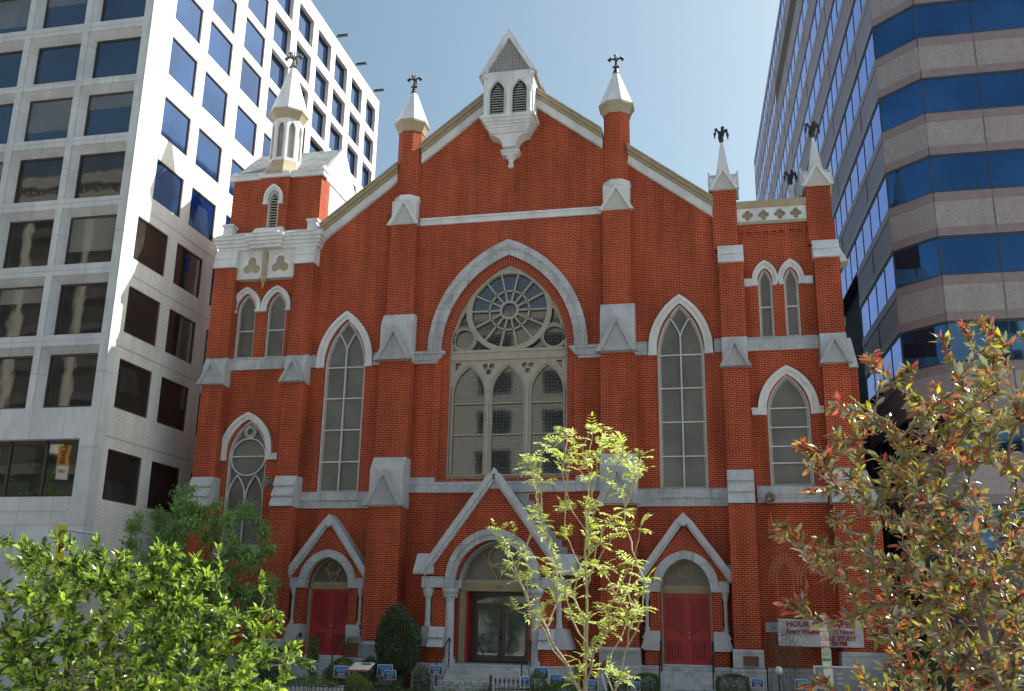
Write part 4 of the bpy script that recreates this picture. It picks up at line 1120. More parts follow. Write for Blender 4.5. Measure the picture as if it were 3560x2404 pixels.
rb_ = random.Random(4)
for x0, x1, z0, z1 in shop:
    m = MB(); m.ring([(x0, z0), (x1, z0), (x1, z1), (x0, z1)], [(x0+.07, z0+.07), (x1-.07, z0+.07), (x1-.07, z1-.14), (x0+.07, z1-.14)], YL+.3, YL+.42, True)
    for q in (.26, .52, .78): m.box(x1-(x1-x0)*q-.04, x1-(x1-x0)*q+.04, YL+.3, YL+.42, z0, z1)
    fr = bpart(m, 'wide_window', OFRAME, lb, LBO)
    m = MB(); m.box(x0+.02, x1-.02, YL+.36, YL+.38, z0+.02, z1-.02); bpart(m, 'glass', glassmat('clear_shop_glass', (.01, .014, .015), .02, 0, .9, .004, .5, coat=.8), fr, LBO)
# side wall facing the church
side = []
srows = [(6.72, 8.62), (10.2, 12.13), (13.18, 15.08), (16.2, 18.04), (19.13, 20.94), (22.03, 23.86), (24.9, 26.74), (27.61, 29.4), (29.91, 31.68), (32.16, 33.93), (34.54, 36.34)]
cols = [(-3.25, -1.0), (-0.29, 1.89), (2.77, 4.91), (5.66, 7.8), (8.66, 10.7), (11.45, 13.48), (14.28, 16.26), (17.12, 19.05), (19.8, 21.67)]
ucols = [(-2.46, -0.34), (0.36, 2.5), (3.47, 5.58), (6.36, 8.39), (9.14, 11.12), (11.82, 13.78), (14.44, 16.43), (17.23, 19.1), (19.91, 21.67)]
sh = []
for i, (z0, z1) in enumerate(srows):
    for y0, y1 in (cols if i < 4 else ucols): sh.append((y0, y1, z0, z1))
def rot_side(mb): mb.v = [(XL-.0-(y), x, z) for x, y, z in mb.v]
m = MB(); m.plate([(YL+.5, 0), (22.26, 0), (22.26, ZR), (YL+.5, ZR)], [[(a, c), (b, c), (b, d), (a, d)] for a, b, c, d in sh], 0.0, .35); rot_side(m); bpart(m, 'side_wall', WBRICK, lb, LBO)
m = MB(); m.box(YL+.06, YL+.5, -.012, .3, 0, ZR); rot_side(m); bpart(m, 'corner_pier', CONC, lb, LBO)
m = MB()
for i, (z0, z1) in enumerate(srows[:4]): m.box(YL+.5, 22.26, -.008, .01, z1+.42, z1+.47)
rot_side(m); bpart(m, 'ledge', plain('ledge_grey', (.45, .44, .42)), lb, LBO)  # narrow grey floor lines along the side wall
for i, (a, b, c, d) in enumerate(sh):
    if d < 25.5 and a > 5: continue
    dep = .05 if a < 5 or d < 31 and a < 11 else .24
    m = MB(); m.ring([(a, c), (b, c), (b, d), (a, d)], [(a+.05, c+.05), (b-.05, c+.05), (b-.05, d-.05), (a+.05, d-.05)], dep-.02, dep+.08, True); rot_side(m)
    fr = bpart(m, 'window', plain('brown_frame', (.10, .06, .05), .5) if i == 0 else bpy.data.materials['brown_frame'], lb, LBO)
    low = d < 18.3
    m = MB(); m.box(a+.03, b-.03, dep+.03, dep+.05, c+.03, d-.03); rot_side(m)
    bpart(m, 'glass', BGLASS if low else SGLASS, fr, LBO)  # upper side windows tinted blue for the sky they mirror
m = MB(); m.box(-35.9, XL-.36, YL+.8, 22.1, .1, ZR-.3); bpart(m, 'core', DARK, lb, LBO)
m = MB(); m.box(-36, XL-.02, YL+.06, 22.24, ZR-.29, ZR-.05); bpart(m, 'roof', CONC, lb, LBO)
for y in (14.98, 18.3, 21.73):
    m = MB(); m.tube([(XL-.3, y, ZR-.1), (XL-.3, y, ZR+.55), (XL-.1, y, ZR+.6)], .04, 6); m.box(XL-.2, XL+.5, y-.07, y+.07, ZR+.5, ZR+.64); bpart(m, 'roof_floodlight', IRON, lb, LBO)
# PARK sign
t = empty('parking_sign', 'tall yellow PARK sign in a beige frame standing out from the white office block', 'sign', (-13.78, -6.4, 2.6))
m = MB(); m.box(-.13, .13, -.24, .24, .0, 2.95); m.build('frame', plain('beige_metal', (.5, .47, .38)), t, bevel=.01)
m = MB(); m.box(.131, .15, -.21, .21, .1, 2.88); m.build('face', plain('yellow_panel', (.50, .44, .03), .45, var=.05), t)
m = MB(); m.tube([(0, .24, 2.75), (0, 2.33, 2.75)], .05, 8); m.build('bracket', CONC, t)
for k, ch in enumerate('PARK'): text('lettering', ch, .50, (.153, 0, 2.12-k*.55), IRON, t, rot=(pi/2, 0, pi/2), bold=.015)
text('lettering', 'Central', .11, (.153, 0, 2.66), IRON, t, rot=(pi/2, 0, pi/2))

# ================================================================== RIGHT OFFICE BUILDING
rb = empty('office_tower', 'tall pink granite tower on the right with ribbons of blue mirror glass', 'building', (30, 0, 0))
RBO = (30, 0, 0)
th = radians(-3.0); C0 = Vector((14.60, 1.3)); Kp = Vector((15.95, 0)); dv = Vector((sin(th), cos(th)))
SEG = [(0.0, 7.0, 32.5), (7.0, 13.0, 38.4), (13.0, 22.0, 41.5), (22.0, 52.6, 45.8)]  # unseen roof steps, heights shaped to let sun reach the church spires
zt = lambda k: 26.04-3.22*6+3.22*k       # window heads
def wallpanel(mb, A, B, z0, z1, out, inn=.4):
    """upright slab from plan point A to B; 'out' = outward offset of its face"""
    A, B = Vector(A), Vector(B); d = (B-A).normalized(); n = Vector((d.y, -d.x))   # right-hand normal = outward when walking left->right seen from the street
    p = [A+n*out, B+n*out, B-n*inn, A-n*inn]
    mb.add([(q.x, q.y, z) for z in (z0, z1) for q in p], [(3, 2, 1, 0), (4, 5, 6, 7), (0, 1, 5, 4), (1, 2, 6, 5), (2, 3, 7, 6), (3, 0, 4, 7)])
SIDESTONE = plain('side_tone_granite', (.21, .165, .19), .5, var=.12, scale=2)  # darker, purpler copy of the front granite; the side's reflections are in its colour
def floor_bands(A, B, ztop, npan, glass, sub=3, kmin=0, stone=None):
    stone = stone or STONE1
    A, B = Vector(A), Vector(B); k = 0
    u = (B-A).normalized()
    while True:
        top = zt(k)      # head of the k-th window ribbon
        if top-1.52 > ztop: break
        if k < kmin: k += 1; continue
        b0, b1 = top+.001, min(top+1.70, ztop)
        if b1-b0 > .3:
            sp = MB(); wallpanel(sp, A, B, b0, b1, .03)
            sp.mi = 1
            for i in range(1, npan): q = A.lerp(B, i/npan); wallpanel(sp, q-u*.014, q+u*.014, b0+.003, b1-.003, .053, .0)
            so = bpart(sp, 'spandrel', [stone, STJ], rb, RBO)
            tr = MB(); wallpanel(tr, A, B, b0+.002, b0+.318, .05); bpart(tr, 'stone_trim', STONE2, so, RBO)
            if b1-.338 > b0+.34: tr = MB(); wallpanel(tr, A, B, b1-.338, b1-.002, .05); bpart(tr, 'stone_trim', STONE2, so, RBO)
        g0, g1 = top-1.52, min(top, ztop)
        fr = MB(); wallpanel(fr, A, B, g0+.001, g0+.06, .02); wallpanel(fr, A, B, g1-.09, g1-.001, .02)
        for i in range(npan*sub+1):
            q = A.lerp(B, i/(npan*sub)); wallpanel(fr, q-u*.028, q+u*.028, g0+.061, g1-.091, .02)
        f_ = bpart(fr, 'window_ribbon', RFRAME, rb, RBO)
        gl = MB(); wallpanel(gl, A, B, g0+.003, g1-.003, .0); bpart(gl, 'glass', glass, f_, RBO)
        k += 1
    sp = MB(); wallpanel(sp, A, B, 0.1, zt(0)-1.52, .03); bpart(sp, 'base_wall', plain('dark_base', (.07, .065, .07), .4) if not bpy.data.materials.get('dark_base') else bpy.data.materials['dark_base'], rb, RBO)  # lowest storeys in one even near-black tone
STJ = plain('joint_grey', (.12, .10, .10))
floor_bands(Kp, Vector((29.9, 0)), 32.5, 7, RGLASS2, 1)
floor_bands(C0, Kp, 32.5, 1, RGLASS2, 1)
for s0, s1, zt_ in SEG:
    floor_bands(C0+dv*s1, C0+dv*s0, zt_, max(2, int((s1-s0)/3.2)), RGLASS, 2, 0 if s0 < 5 else 4, SIDESTONE)
m = MB(); wallpanel(m, C0+dv*32.5, C0+dv*19.5, 40.5, 42.3, .06, .0); bpart(m, 'painted_slot', plain('slot_shade_brown', (.055, .035, .02), .8), rb, RBO)  # flat brown panel over the glass; the slot's darkness is painted
m = MB()
for s0, s1, zt_ in SEG:
    a, b = C0+dv*s0, C0+dv*s1
    q = [(a.x+.35, a.y+(.3 if s0 == 0 else 0)), (b.x+.35, b.y), (31, b.y), (31, a.y+(.3 if s0 == 0 else 0))]
    m.prism(q, .1, zt_-.3, 'z')
m.prism([(15.0, 1.55), (31, 1.55), (31, .4), (16.1, .4)], .1, 32.2, 'z')
bpart(m, 'core', DARK, rb, RBO)
m = MB()
for s0, s1, zt_ in SEG:
    a, b = C0+dv*s0, C0+dv*s1
    m.prism([(a.x-.05, a.y), (b.x-.05, b.y), (31, b.y), (31, a.y)], zt_-.29, zt_+.02, 'z')
m.prism([(14.60, 1.3), (15.95, -.05), (31, -.05), (31, 1.3)], 32.21, 32.5, 'z')
bpart(m, 'roof', STONE2, rb, RBO)

# ================================================================== ACROSS THE STREET (seen in the window reflections)
ob = empty('facing_building', 'pale building across the street, reflected in the window glass', 'building', (0, -58, 0))
OBO = (0, -58, 0)
hs = []
for z in [4.6+3.9*k for k in range(7)]:
    for c in range(11): hs.append([(-29+c*6.6, z), (-29+c*6.6+3.6, z), (-29+c*6.6+3.6, z+2.3), (-29+c*6.6, z+2.3)])
m = MB(); m.plate([(-31, 0), (46, 0), (46, 32.4), (-31, 32.4)], hs, -56.0, -55.5)
m.box(-31, 46, -55.5, -55.0, 31.6, 32.5); m.box(-31, 46, -55.5, -55.25, 3.6, 4.0); bpart(m, 'street_wall', plain('beige_stone', (.36, .35, .33), .8), ob, OBO)
m = MB(); m.box(-31, 46, -56.3, -56.1, .1, 32); bpart(m, 'glass', plain('dark_panes', (.03, .035, .04), .2), ob, OBO)
m = MB(); m.box(-31, 46, -75, -56.31, 0, 32.2); bpart(m, 'core', DARK, ob, OBO)
ob2 = empty('columned_building', 'tall dark building with pale giant columns, mirrored in the white office block windows', 'building', (-70, -58, 0))
OB2 = (-70, -58, 0)
m = MB(); m.box(-110, -31.2, -75, -56.6, 0, 47); bpart(m, 'wall', plain('dark_street_wall', (.085, .08, .075), .6), ob2, OB2)
m = MB()
for k in range(12): m.box(-110, -31.2, -56.59, -56.2, 5+3.6*k, 5.9+3.6*k)
bpart(m, 'floor_band', plain('grey_floor_band', (.16, .15, .14), .6), ob2, OB2)
m = MB(); m.box(-110, -31.2, -56.58, -55.0, 44.2, 45.2); m.box(-110, -31.2, -56.58, -54.6, 46, 47.2)
for k in range(110): m.box(-109.6+k*.71, -109.3+k*.71, -55.2, -54.9, 45.3, 45.7)
bpart(m, 'cornice', plain('pale_stone', (.55, .52, .46), .8), ob2, OB2)
for k in range(11):
    m = MB(); x = -34.5-k*7.1; m.frustum(x, -55.5, [(17.5, .8), (18.2, .62), (19, .55), (42.6, .47), (43.6, .7), (44.2, .8)], n=14); bpart(m, 'column', bpy.data.materials['pale_stone'], ob2, OB2)

t = empty('banner', 'orange and white LEASE banner across the street, mirrored in the ground floor window', 'banner', (-53.9, -54.3, 16.5))
m = MB(); m.box(-.6, .6, -.03, .03, -.3, 1.75); m.build('orange_panel', plain('orange_panel', (.75, .36, .02), .6), t)
m = MB(); m.box(-.6, .6, -.03, .03, -1.5, -.302); m.build('white_panel', plain('white_panel', (.8, .8, .78), .6), t)
tt = text('lettering', 'LEASE', .72, (0, .035, .73), IRON, t, rot=(pi/2, pi/2, pi), ext=.01, bold=.02)
tt = text('lettering', 'CBRE', .36, (0, .035, -.75), IRON, t, rot=(pi/2, 0, pi), ext=.01)

# ================================================================== PLANTS
CT= [(5.43, 4.86), (5.33, 4.84), (5.41, 4.68), (5.52, 4.56), (5.5, 4.43), (5.57, 4.52), (5.72, 5.03), (5.86, 4.94), (5.93, 4.85), (5.89, 4.65), (6.14, 4.67), (6.34, 4.93), (6.2, 4.89), (6.41, 5.04), (6.61, 4.82), (6.7, 4.93), (6.78, 4.75), (6.92, 4.97), (6.56, 4.55), (6.65, 4.44), (6.87, 4.57), (6.96, 4.61), (5.41, 4.14), (5.53, 4.09), (5.57, 3.96), (5.71, 3.81), (5.8, 4.25), (5.96, 4.18), (5.84, 3.83), (6.11, 3.85), (6.16, 4.35), (6.13, 4.22), (6.31, 4.18), (6.36, 4.0), (6.27, 3.87), (6.31, 3.72), (6.16, 3.63), (6.53, 3.91), (6.64, 4.0), (6.77, 4.11), (6.9, 4.02), (6.57, 3.81), (6.75, 3.85), (4.98, 3.81), (5.1, 3.74), (4.99, 3.63), (5.13, 3.57), (5.22, 3.5), (5.04, 3.43), (5.31, 3.54), (5.36, 3.35), (5.49, 3.31), (5.53, 3.44), (5.65, 3.48), (5.18, 3.18), (5.43, 3.14), (5.71, 3.18), (5.76, 3.05), (5.91, 3.03), (5.98, 2.97), (5.65, 2.97), (5.85, 3.33), (6.02, 3.27), (6.13, 3.25), (6.31, 3.38), (6.46, 3.34), (6.57, 3.32), (6.77, 3.44), (6.85, 3.4), (7.02, 3.28), (7.0, 3.19), (6.68, 3.08), (6.78, 3.02), (6.91, 3.03), (5.23, 2.81), (5.34, 2.75), (5.5, 2.71), (5.59, 2.67), (5.72, 2.88), (6.0, 2.7), (6.07, 2.62), (6.24, 2.62), (6.2, 2.72), (6.35, 2.58), (6.5, 2.73), (6.56, 2.81), (6.67, 2.9), (6.76, 2.88), (6.95, 2.82), (6.97, 2.74), (6.46, 2.5), (6.56, 2.55), (6.35, 2.42), (6.67, 2.59), (6.84, 2.65), (5.98, 2.12), (6.09, 2.19), (6.28, 2.07), (6.09, 1.96), (6.02, 1.84), (6.41, 1.97), (6.51, 1.96), (6.62, 1.88), (6.68, 1.88), (6.19, 5.43), (5.78, 5.27), (5.93, 5.17), (5.69, 5.03), (6.05, 5.12), (6.05, 5.0), (5.98, 4.85), (5.4, 4.86), (5.38, 4.74), (6.36, 5.21), (6.55, 5.11), (6.43, 5.08), (6.22, 4.92), (6.41, 4.8), (6.62, 4.99), (6.78, 4.98), (6.67, 4.87)]
LFT= [(3.46, 3.14), (3.67, 3.07), (3.79, 3.08), (3.9, 3.0), (4.03, 3.01), (4.14, 2.95), (4.29, 3.07), (4.37, 3.08), (4.44, 2.89), (4.51, 2.85), (4.61, 2.94), (4.68, 2.93), (4.76, 2.85), (4.83, 2.96), (4.93, 3.02), (4.99, 3.02), (4.96, 2.92), (5.03, 2.93), (5.15, 2.87), (5.15, 2.85), (5.02, 2.76), (5.11, 2.71), (5.28, 2.67), (5.37, 2.62), (5.51, 2.58), (5.44, 2.53), (5.3, 2.54), (5.36, 2.46), (5.53, 2.42), (5.64, 2.41), (5.8, 2.37), (5.7, 2.3), (5.79, 2.23), (5.83, 2.04), (3.69, 1.97)]
RT= [(9.74, 4.04), (9.6, 4.01), (9.47, 4.04), (9.35, 4.06), (9.29, 3.93), (9.17, 3.87), (9.05, 3.84), (8.89, 3.81), (8.81, 3.81), (8.77, 3.69), (8.68, 3.64), (8.65, 3.52), (8.57, 3.49), (8.58, 3.36), (8.66, 3.25), (8.59, 3.16), (8.61, 3.1), (8.46, 3.05), (8.56, 2.96), (8.65, 2.87), (8.68, 2.77), (8.5, 2.69), (8.54, 2.65), (8.75, 2.62), (8.8, 2.56), (8.7, 2.46), (8.65, 2.33), (8.64, 2.19), (9.53, 2.22)]
RTT= [(8.91, 3.92), (8.87, 3.88), (9.36, 4.07), (9.22, 3.98), (9.04, 3.8), (8.7, 3.65), (8.53, 3.48), (8.56, 3.45), (8.56, 3.23), (8.62, 3.36), (8.37, 3.08), (8.4, 3.05), (8.44, 3.06), (8.43, 2.7), (8.5, 2.75), (8.59, 2.85), (8.63, 2.63), (8.57, 2.62), (8.5, 2.34), (8.56, 2.36), (8.46, 2.68), (9.46, 4.02)]
MT= [(-11.99, 5.63), (-11.28, 6.0), (-10.53, 6.75), (-10.04, 6.83), (-9.72, 6.22), (-8.74, 6.29), (-7.76, 6.21), (-7.13, 5.47), (-6.99, 4.89), (-7.27, 4.46), (-6.87, 3.61), (-6.54, 3.06), (-7.41, 2.63), (-8.29, 2.05), (-9.38, 1.89), (-10.85, 3.28), (-11.53, 4.74)]
def grow(root_nodes, targets, rng, jit=.06, seg=3, bias=.25, up=.15, steep=0):
    """nodes: [(pos, parent)], returns nodes and tip ids"""
    P = [Vector(p) for p in root_nodes]; par = [-1]+list(range(len(P)-1)); L = [0.0]
    for i in range(1, len(P)): L.append(L[-1]+(P[i]-P[i-1]).length)
    tips = []
    r0 = P[0]
    for t in sorted([Vector(t) for t in targets], key=lambda t: (t-r0).length):
        bi, bd = 0, 1e9
        for i in range(len(P)):
            d = (P[i]-t).length
            c = d+bias*L[i]-(0 if P[i].z <= t.z+.05 else -(P[i].z-t.z)*1.2)
            if steep: c += steep*max(0, hypot(P[i].x-t.x, P[i].y-t.y)-.65*(t.z-P[i].z))
            if c < bd: bi, bd = i, c
        a = P[bi]; D = (t-a).length; prev = bi
        n = max(1, min(seg, int(D/.12)+1))
        for k in range(1, n+1):
            f = k/n
            q = a.lerp(t, f)
            if k < n: q = q+Vector((rng.gauss(0, 1), rng.gauss(0, 1), rng.gauss(0, .5)-up*4*f*(1-f)))*jit*D
            P.append(q); par.append(prev); L.append(L[prev]+(q-P[prev]).length); prev = len(P)-1
        tips.append(prev)
    return P, par, tips
def tree_tubes(P, par, r_tip, expo=.45, n=5, rmax=1e9):
    cnt = [0]*len(P)
    child = [0]*len(P)
    for i, p in enumerate(par):
        if p >= 0: child[p] += 1
    for i in range(len(P)-1, -1, -1):
        if child[i] == 0: cnt[i] += 1
        if par[i] >= 0: cnt[par[i]] += cnt[i]
    R = [min(rmax, r_tip*max(1, c)**expo) for c in cnt]
    m = MB()
    for i, p in enumerate(par):
        if p >= 0: m.tube([P[p], P[i]], [min(R[p], R[i]*1.35), R[i]], n, cap=False)
    return m, R
def rvec(rng):
    while True:
        v = Vector((rng.uniform(-1, 1), rng.uniform(-1, 1), rng.uniform(-1, 1)))
        if .05 < v.length < 1: return v.normalized()
def leaf(m, base, d, nrm, L, w, fold=.18, droop=.12):
    d = d.normalized(); s = d.cross(nrm)
    if s.length < .01: s = d.cross(Vector((.3, .2, 1)))
    s.normalize(); u = s.cross(d)
    mid = base+d*L*.5; tip = base+d*L-u*L*droop
    l1 = base+d*L*.30+s*w*.42+u*w*fold; l2 = base+d*L*.68+s*w*.40+u*w*fold*.7-u*L*droop*.4
    r1 = base+d*L*.30-s*w*.42+u*w*fold; r2 = base+d*L*.68-s*w*.40+u*w*fold*.7-u*L*droop*.4
    m.add([base, mid, tip, l1, l2, r1, r2], [(0, 1, 4, 3), (1, 2, 4), (0, 5, 6, 1), (1, 6, 2)])
def inpoly(x, z, poly):
    c = False; n = len(poly); j = n-1
    for i in range(n):
        if (poly[i][1] > z) != (poly[j][1] > z) and x < (poly[j][0]-poly[i][0])*(z-poly[i][1])/(poly[j][1]-poly[i][1])+poly[i][0]: c = not c
        j = i
    return c

# --- near left tree: glossy yellow-green leaves, backlit
LG = [leafmat('fresh_green_leaf', (.125, .205, .035), (.33, .47, .05), .5, .28), leafmat('yellow_green_leaf', (.19, .28, .03), (.46, .62, .05), .5, .3), leafmat('deep_green_leaf', (.025, .06, .012), (.06, .13, .02), .5, .3)]
rng = random.Random(11)
t = empty('leafy_tree', 'nearest tree with glossy bright yellow-green leaves in the lower left corner', 'tree', (3.4, -30.2, 0))
off = Vector((3.4, -30.2, 0))
tg = []
x0, x1, z0, z1 = 3.3, 5.9, 1.95, 3.15
while len(tg) < 430:
    x, z = rng.uniform(x0, x1), rng.uniform(z0, z1)
    if inpoly(x, z, LFT) and x < 5.62: tg.append((x, -30.5+rng.uniform(-.35, .75), z))
for x, z in LFT[:28]: tg.append((x-.04, -30.5+rng.uniform(-.1, .15), z-.05))
P, par, tips = grow([(3.4, -30.2, 0), (3.45, -30.2, .8), (3.6, -30.2, 1.4), (3.9, -30.2, 1.75)], tg, rng, .07, 4, .22)
m, R = tree_tubes([p-off for p in P], par, .0032, .46, 5, .07)
m.build('trunk', BARK, t)
m = MB()
def twig_leaves(m, P, par, tips, rng, n, L, w, spread, offv, wts, back=2):
    for ti in tips:
        chain = [ti]
        for _ in range(back):
            if par[chain[-1]] >= 0: chain.append(par[chain[-1]])
        a = P[chain[-1]]; d0 = (P[ti]-P[par[ti]]).normalized()
        for k in range(n):
            f = rng.random()**.6*(len(chain)-1); i = min(int(f), len(chain)-2)
            # f=0 at oldest node
            idx = len(chain)-1-i
            p = P[chain[idx]].lerp(P[chain[idx-1]], f-i)
            d = (d0*.9+rvec(rng)*spread+Vector((0, 0, .15))).normalized()
            nr = (rvec(rng)*.9+Vector((0, 0, 1))).normalized()
            m.mi = rng.choices(range(len(wts)), wts)[0]
            k_ = rng.uniform(.5, 1.35)
            leaf(m, p-offv+d*L*.1, d, nr, L*k_, w*k_*rng.uniform(.8, 1.1), .2, rng.uniform(0, .3))
twig_leaves(m, P, par, tips, rng, 33, .058, .026, 1.0, off, (4.5, 2.2, 4.2))
m.build('crown', LG, t, fixn=False)

# --- near right tree: purple-leaf cherry with olive, bronze and red leaves
RG = [leafmat('olive_leaf', (.10, .105, .035), (.26, .24, .04), .5, .28), leafmat('bronze_leaf', (.16, .07, .045), (.42, .15, .04), .5, .3), leafmat('red_leaf', (.21, .035, .035), (.52, .09, .05), .6, .25), leafmat('yellow_olive_leaf', (.20, .19, .04), (.55, .50, .04), .5, .3), leafmat('grey_green_leaf', (.22, .225, .18), (.16, .17, .08), .5, .3)]
rng = random.Random(5)
off = Vector((9.9, -30.9, 0))
t = empty('purple_leaf_tree', 'near tree with bronze, olive and red leaves filling the lower right corner', 'tree', tuple(off))
tg = []
while len(tg) < 330:
    x, z = rng.uniform(8.4, 9.9), rng.uniform(2.1, 4.1)
    if inpoly(x, z, RT) and rng.random() < .55+.45*(x-8.4)/1.2: tg.append((x, -31+rng.uniform(-.3, .9), z))
while len(tg) < 520:
    x, z = rng.uniform(8.85, 9.9), rng.uniform(2.1, 3.9)
    if inpoly(x, z, RT) and z < 3.75+.25*(x-9.2): tg.append((x, -31+rng.uniform(-.5, .9), z))
for x, z in RTT: tg.append((x, -31+rng.uniform(-.1, .2), z))
P, par, tips = grow([(9.9, -30.9, 0), (9.75, -30.9, 1.2), (9.55, -30.9, 1.9), (9.35, -30.9, 2.3), (9.25, -30.8, 2.9)], tg, rng, .06, 4, .2)
m, R = tree_tubes([p-off for p in P], par, .0028, .46, 5, .06)
m.build('trunk', plain('reddish_grey_bark', (.10, .075, .065), .6, var=.4, scale=30), t)
m = MB(); twig_leaves(m, P, par, tips, rng, 19, .054, .023, 1.0, off, (5, 3.4, .9, 1.4, 4.2))
ntip = [tp for tp in tips if min((P[tp]-Vector((x, P[tp].y, z))).length for x, z in RTT) < .02 or rng.random() < .05]
twig_leaves(m, P, par, ntip, rng, 7, .066, .027, .7, off, (0, 2, 6, .5, 0), back=1)
m.build('crown', RG, t, fixn=False)

# --- young tree in front of the central doorway, compound leaves
def frond(m, base, d, L, rng, n=4, w=.072):
    d = d.normalized(); s = d.cross(Vector((0, 0, 1))); s = s.normalized() if s.length > .05 else Vector((1, 0, 0))
    m.mi = rng.choices((0, 1), (3, 2))[0]
    s = (s+rvec(rng)*.35).normalized(); p = base.copy(); dd = d.copy()
    for k in range(n):
        p = p+dd*L/n; dd = (dd+Vector((0, 0, -.16))).normalized()
        for sg in (-1, 1):
            q = (s*sg+dd*.55).normalized()
            leaf(m, p, q, Vector((0, 0, 1))+rvec(rng)*.4, w*(1.35-.1*k), w*.42, .1, .05)
    leaf(m, p, dd, Vector((0, 0, 1)), w*1.2, w*.5)
rng = random.Random(3)
off = Vector((6.25, -22, 0))
t = empty('young_tree', 'slender young tree with sparse pale yellow-green leaves before the main doorway', 'tree', tuple(off))
tg = [(x, -22+rng.uniform(-.65, .65), z) for x, z in CT]
P, par, tips = grow([(6.15, -22, 0), (6.16, -22, 1.0), (6.17, -22, 1.6), (6.17, -22, 2.0), (6.19, -22, 2.5), (6.19, -22, 3.0), (6.17, -22.05, 3.6), (6.22, -22, 4.1), (6.3, -21.95, 4.6)], tg, rng, .022, 5, .4, -.4, steep=1.3)
# two low stems leaving the base, as in the photo
m, R = tree_tubes([p-off for p in P], par, .0072, .38, 6, .055)
m.build('trunk', BARK2, t)
m = MB()
for ti in tips:
    d0 = (P[ti]-P[par[ti]]).normalized()
    for k in range(rng.randint(3, 5)):
        b = P[ti].lerp(P[par[ti]], rng.random()**1.5*.9)
        d = (d0*.5+rvec(rng)*.9+Vector((0, 0, .35))).normalized()
        frond(m, b-off, d, rng.uniform(.13, .22), rng)
m.build('crown', [leafmat('pale_lime_leaf', (.50, .58, .22), (.70, .82, .28), .4, .4), leafmat('lime_leaf', (.32, .38, .07), (.65, .75, .12), .4, .4)], t, fixn=False)

# --- generic leaf-clump plants by the church
def bush(name, label, cat, cx, cy, rx, ry, z0, z1, seed, n, L, w, mats, stem=True, shape='ball', wts=None, group=None, fn=None, hollow=.55, trunk=.03):
    rng = random.Random(seed); off = Vector((cx, cy, .2)); t = empty(name, label, cat, tuple(off), group)
    m = MB(); zc, rz = (z0+z1)/2, (z1-z0)/2
    lump = [(rvec(rng), rng.uniform(.68, 1.2)) for _ in range(20)]
    for k in range(n):
        for _ in range(30):
            v = rvec(rng); r = rng.uniform(hollow, 1)**.6
            kk = 1.0
            for q, a in lump:
                c = v.dot(q)
                if c > .75: kk *= 1+(a-1)*(c-.75)*4
            if shape == 'cone': kx = max(.15, 1-.62*(v.z*.5+.5))
            elif shape == 'box': kx = 1/max(abs(v.x), abs(v.y), abs(v.z))**.6; 
            else: kx = 1
            p = Vector((cx+rx*v.x*r*kx*kk, cy+ry*v.y*r*kx*kk, zc+rz*v.z*r*(kk if shape != 'box' else min(kx, 1.15))))
            if fn is None or fn(p): break
        d = (v+rvec(rng)*.8+Vector((0, 0, .2))).normalized()
        m.mi = rng.choices(range(len(mats)), wts or [1]*len(mats))[0]
        leaf(m, p-off, d, (v+rvec(rng)*.7+Vector((0, 0, .4))).normalized(), L*rng.uniform(.7, 1.3), w*rng.uniform(.8, 1.2), .15, .15)
    m.build('foliage', mats, t, fixn=False)
    m = MB()
    for k in range(9):
        a = rng.uniform(0, 2*pi); v = Vector((cos(a)*rx*.6, sin(a)*ry*.6, 0))
        top = Vector((0, 0, (z1-.2)*rng.uniform(.5, .85)))+v
        m.tube([(0, 0, 0), (v*.25+Vector((0, 0, (z0-.2)*.8+.1))), top], [trunk, trunk*.7, trunk*.25], 5)
    m.build('stems', BARK, t)
    return t
DG = [leafmat('dark_shrub_leaf', (.045, .085, .035), (.07, .12, .03), .4, .4), leafmat('mid_shrub_leaf', (.09, .15, .05), (.13, .2, .05), .4, .4), leafmat('blue_green_leaf', (.12, .17, .12), (.10, .14, .08), .5, .3)]
MG = [leafmat('shrub_green_leaf', (.10, .19, .05), (.17, .28, .05), .4, .4), DG[0], leafmat('spring_green_leaf', (.18, .28, .06), (.28, .4, .06), .4, .4)]
bush('holly_bush', 'tall dense dark egg-shaped bush left of the central doorway', 'shrub', -3.0, -2.5, .80, .7, .55, 3.08, 21, 11000, .085, .042, DG, hollow=.72, wts=(2, 2, 3))
bush('column_shrub', 'narrow clipped column shrub in front of the left red doors', 'shrub', -5.86, -3, .20, .2, .5, 2.14, 22, 3600, .05, .026, MG, hollow=.3)
bush('small_shrub', 'little open shrub on a bare stem right of the left red doors', 'shrub', -4.9, -2.0, .40, .35, 1.35, 2.15, 23, 1100, .05, .02, DG, hollow=.1, trunk=.016)
bush('boxwood', 'dark clipped boxwood at the foot of the left tower buttress', 'shrub', -7.6, -2.5, .68, .6, .3, 1.62, 24, 7000, .05, .026, DG, wts=(3, 1, 0), hollow=.75)
bush('boxwood', 'round clipped boxwood left of the right red doors steps', 'shrub', 5.42, -3.2, .46, .45, .2, 1.15, 25, 5000, .045, .024, [DG[0], DG[1], MG[0]], hollow=.75, shape='box')
bush('boxwood', 'round clipped boxwood right of the right red doors steps', 'shrub', 8.07, -3.2, .52, .45, .2, 1.2, 26, 5500, .045, .024, [DG[0], DG[1], MG[0]], hollow=.75, shape='box')
bush('low_shrub', 'low shrub mound behind the slanted information panel, left part', 'shrub', -5.0, -2.6, .45, .5, .25, 1.42, 27, 3000, .055, .026, MG, hollow=.6)
bush('low_shrub', 'low shrub mound behind the slanted information panel, right part', 'shrub', -4.1, -2.4, .45, .4, .25, 1.45, 28, 3000, .055, .026, [DG[0], DG[1]], hollow=.6)
bush('low_shrub', 'blue-green mound just left of the slanted information panel', 'shrub', -4.75, -3.4, .55, .4, .2, 1.2, 29, 3000, .055, .026, DG, hollow=.6)
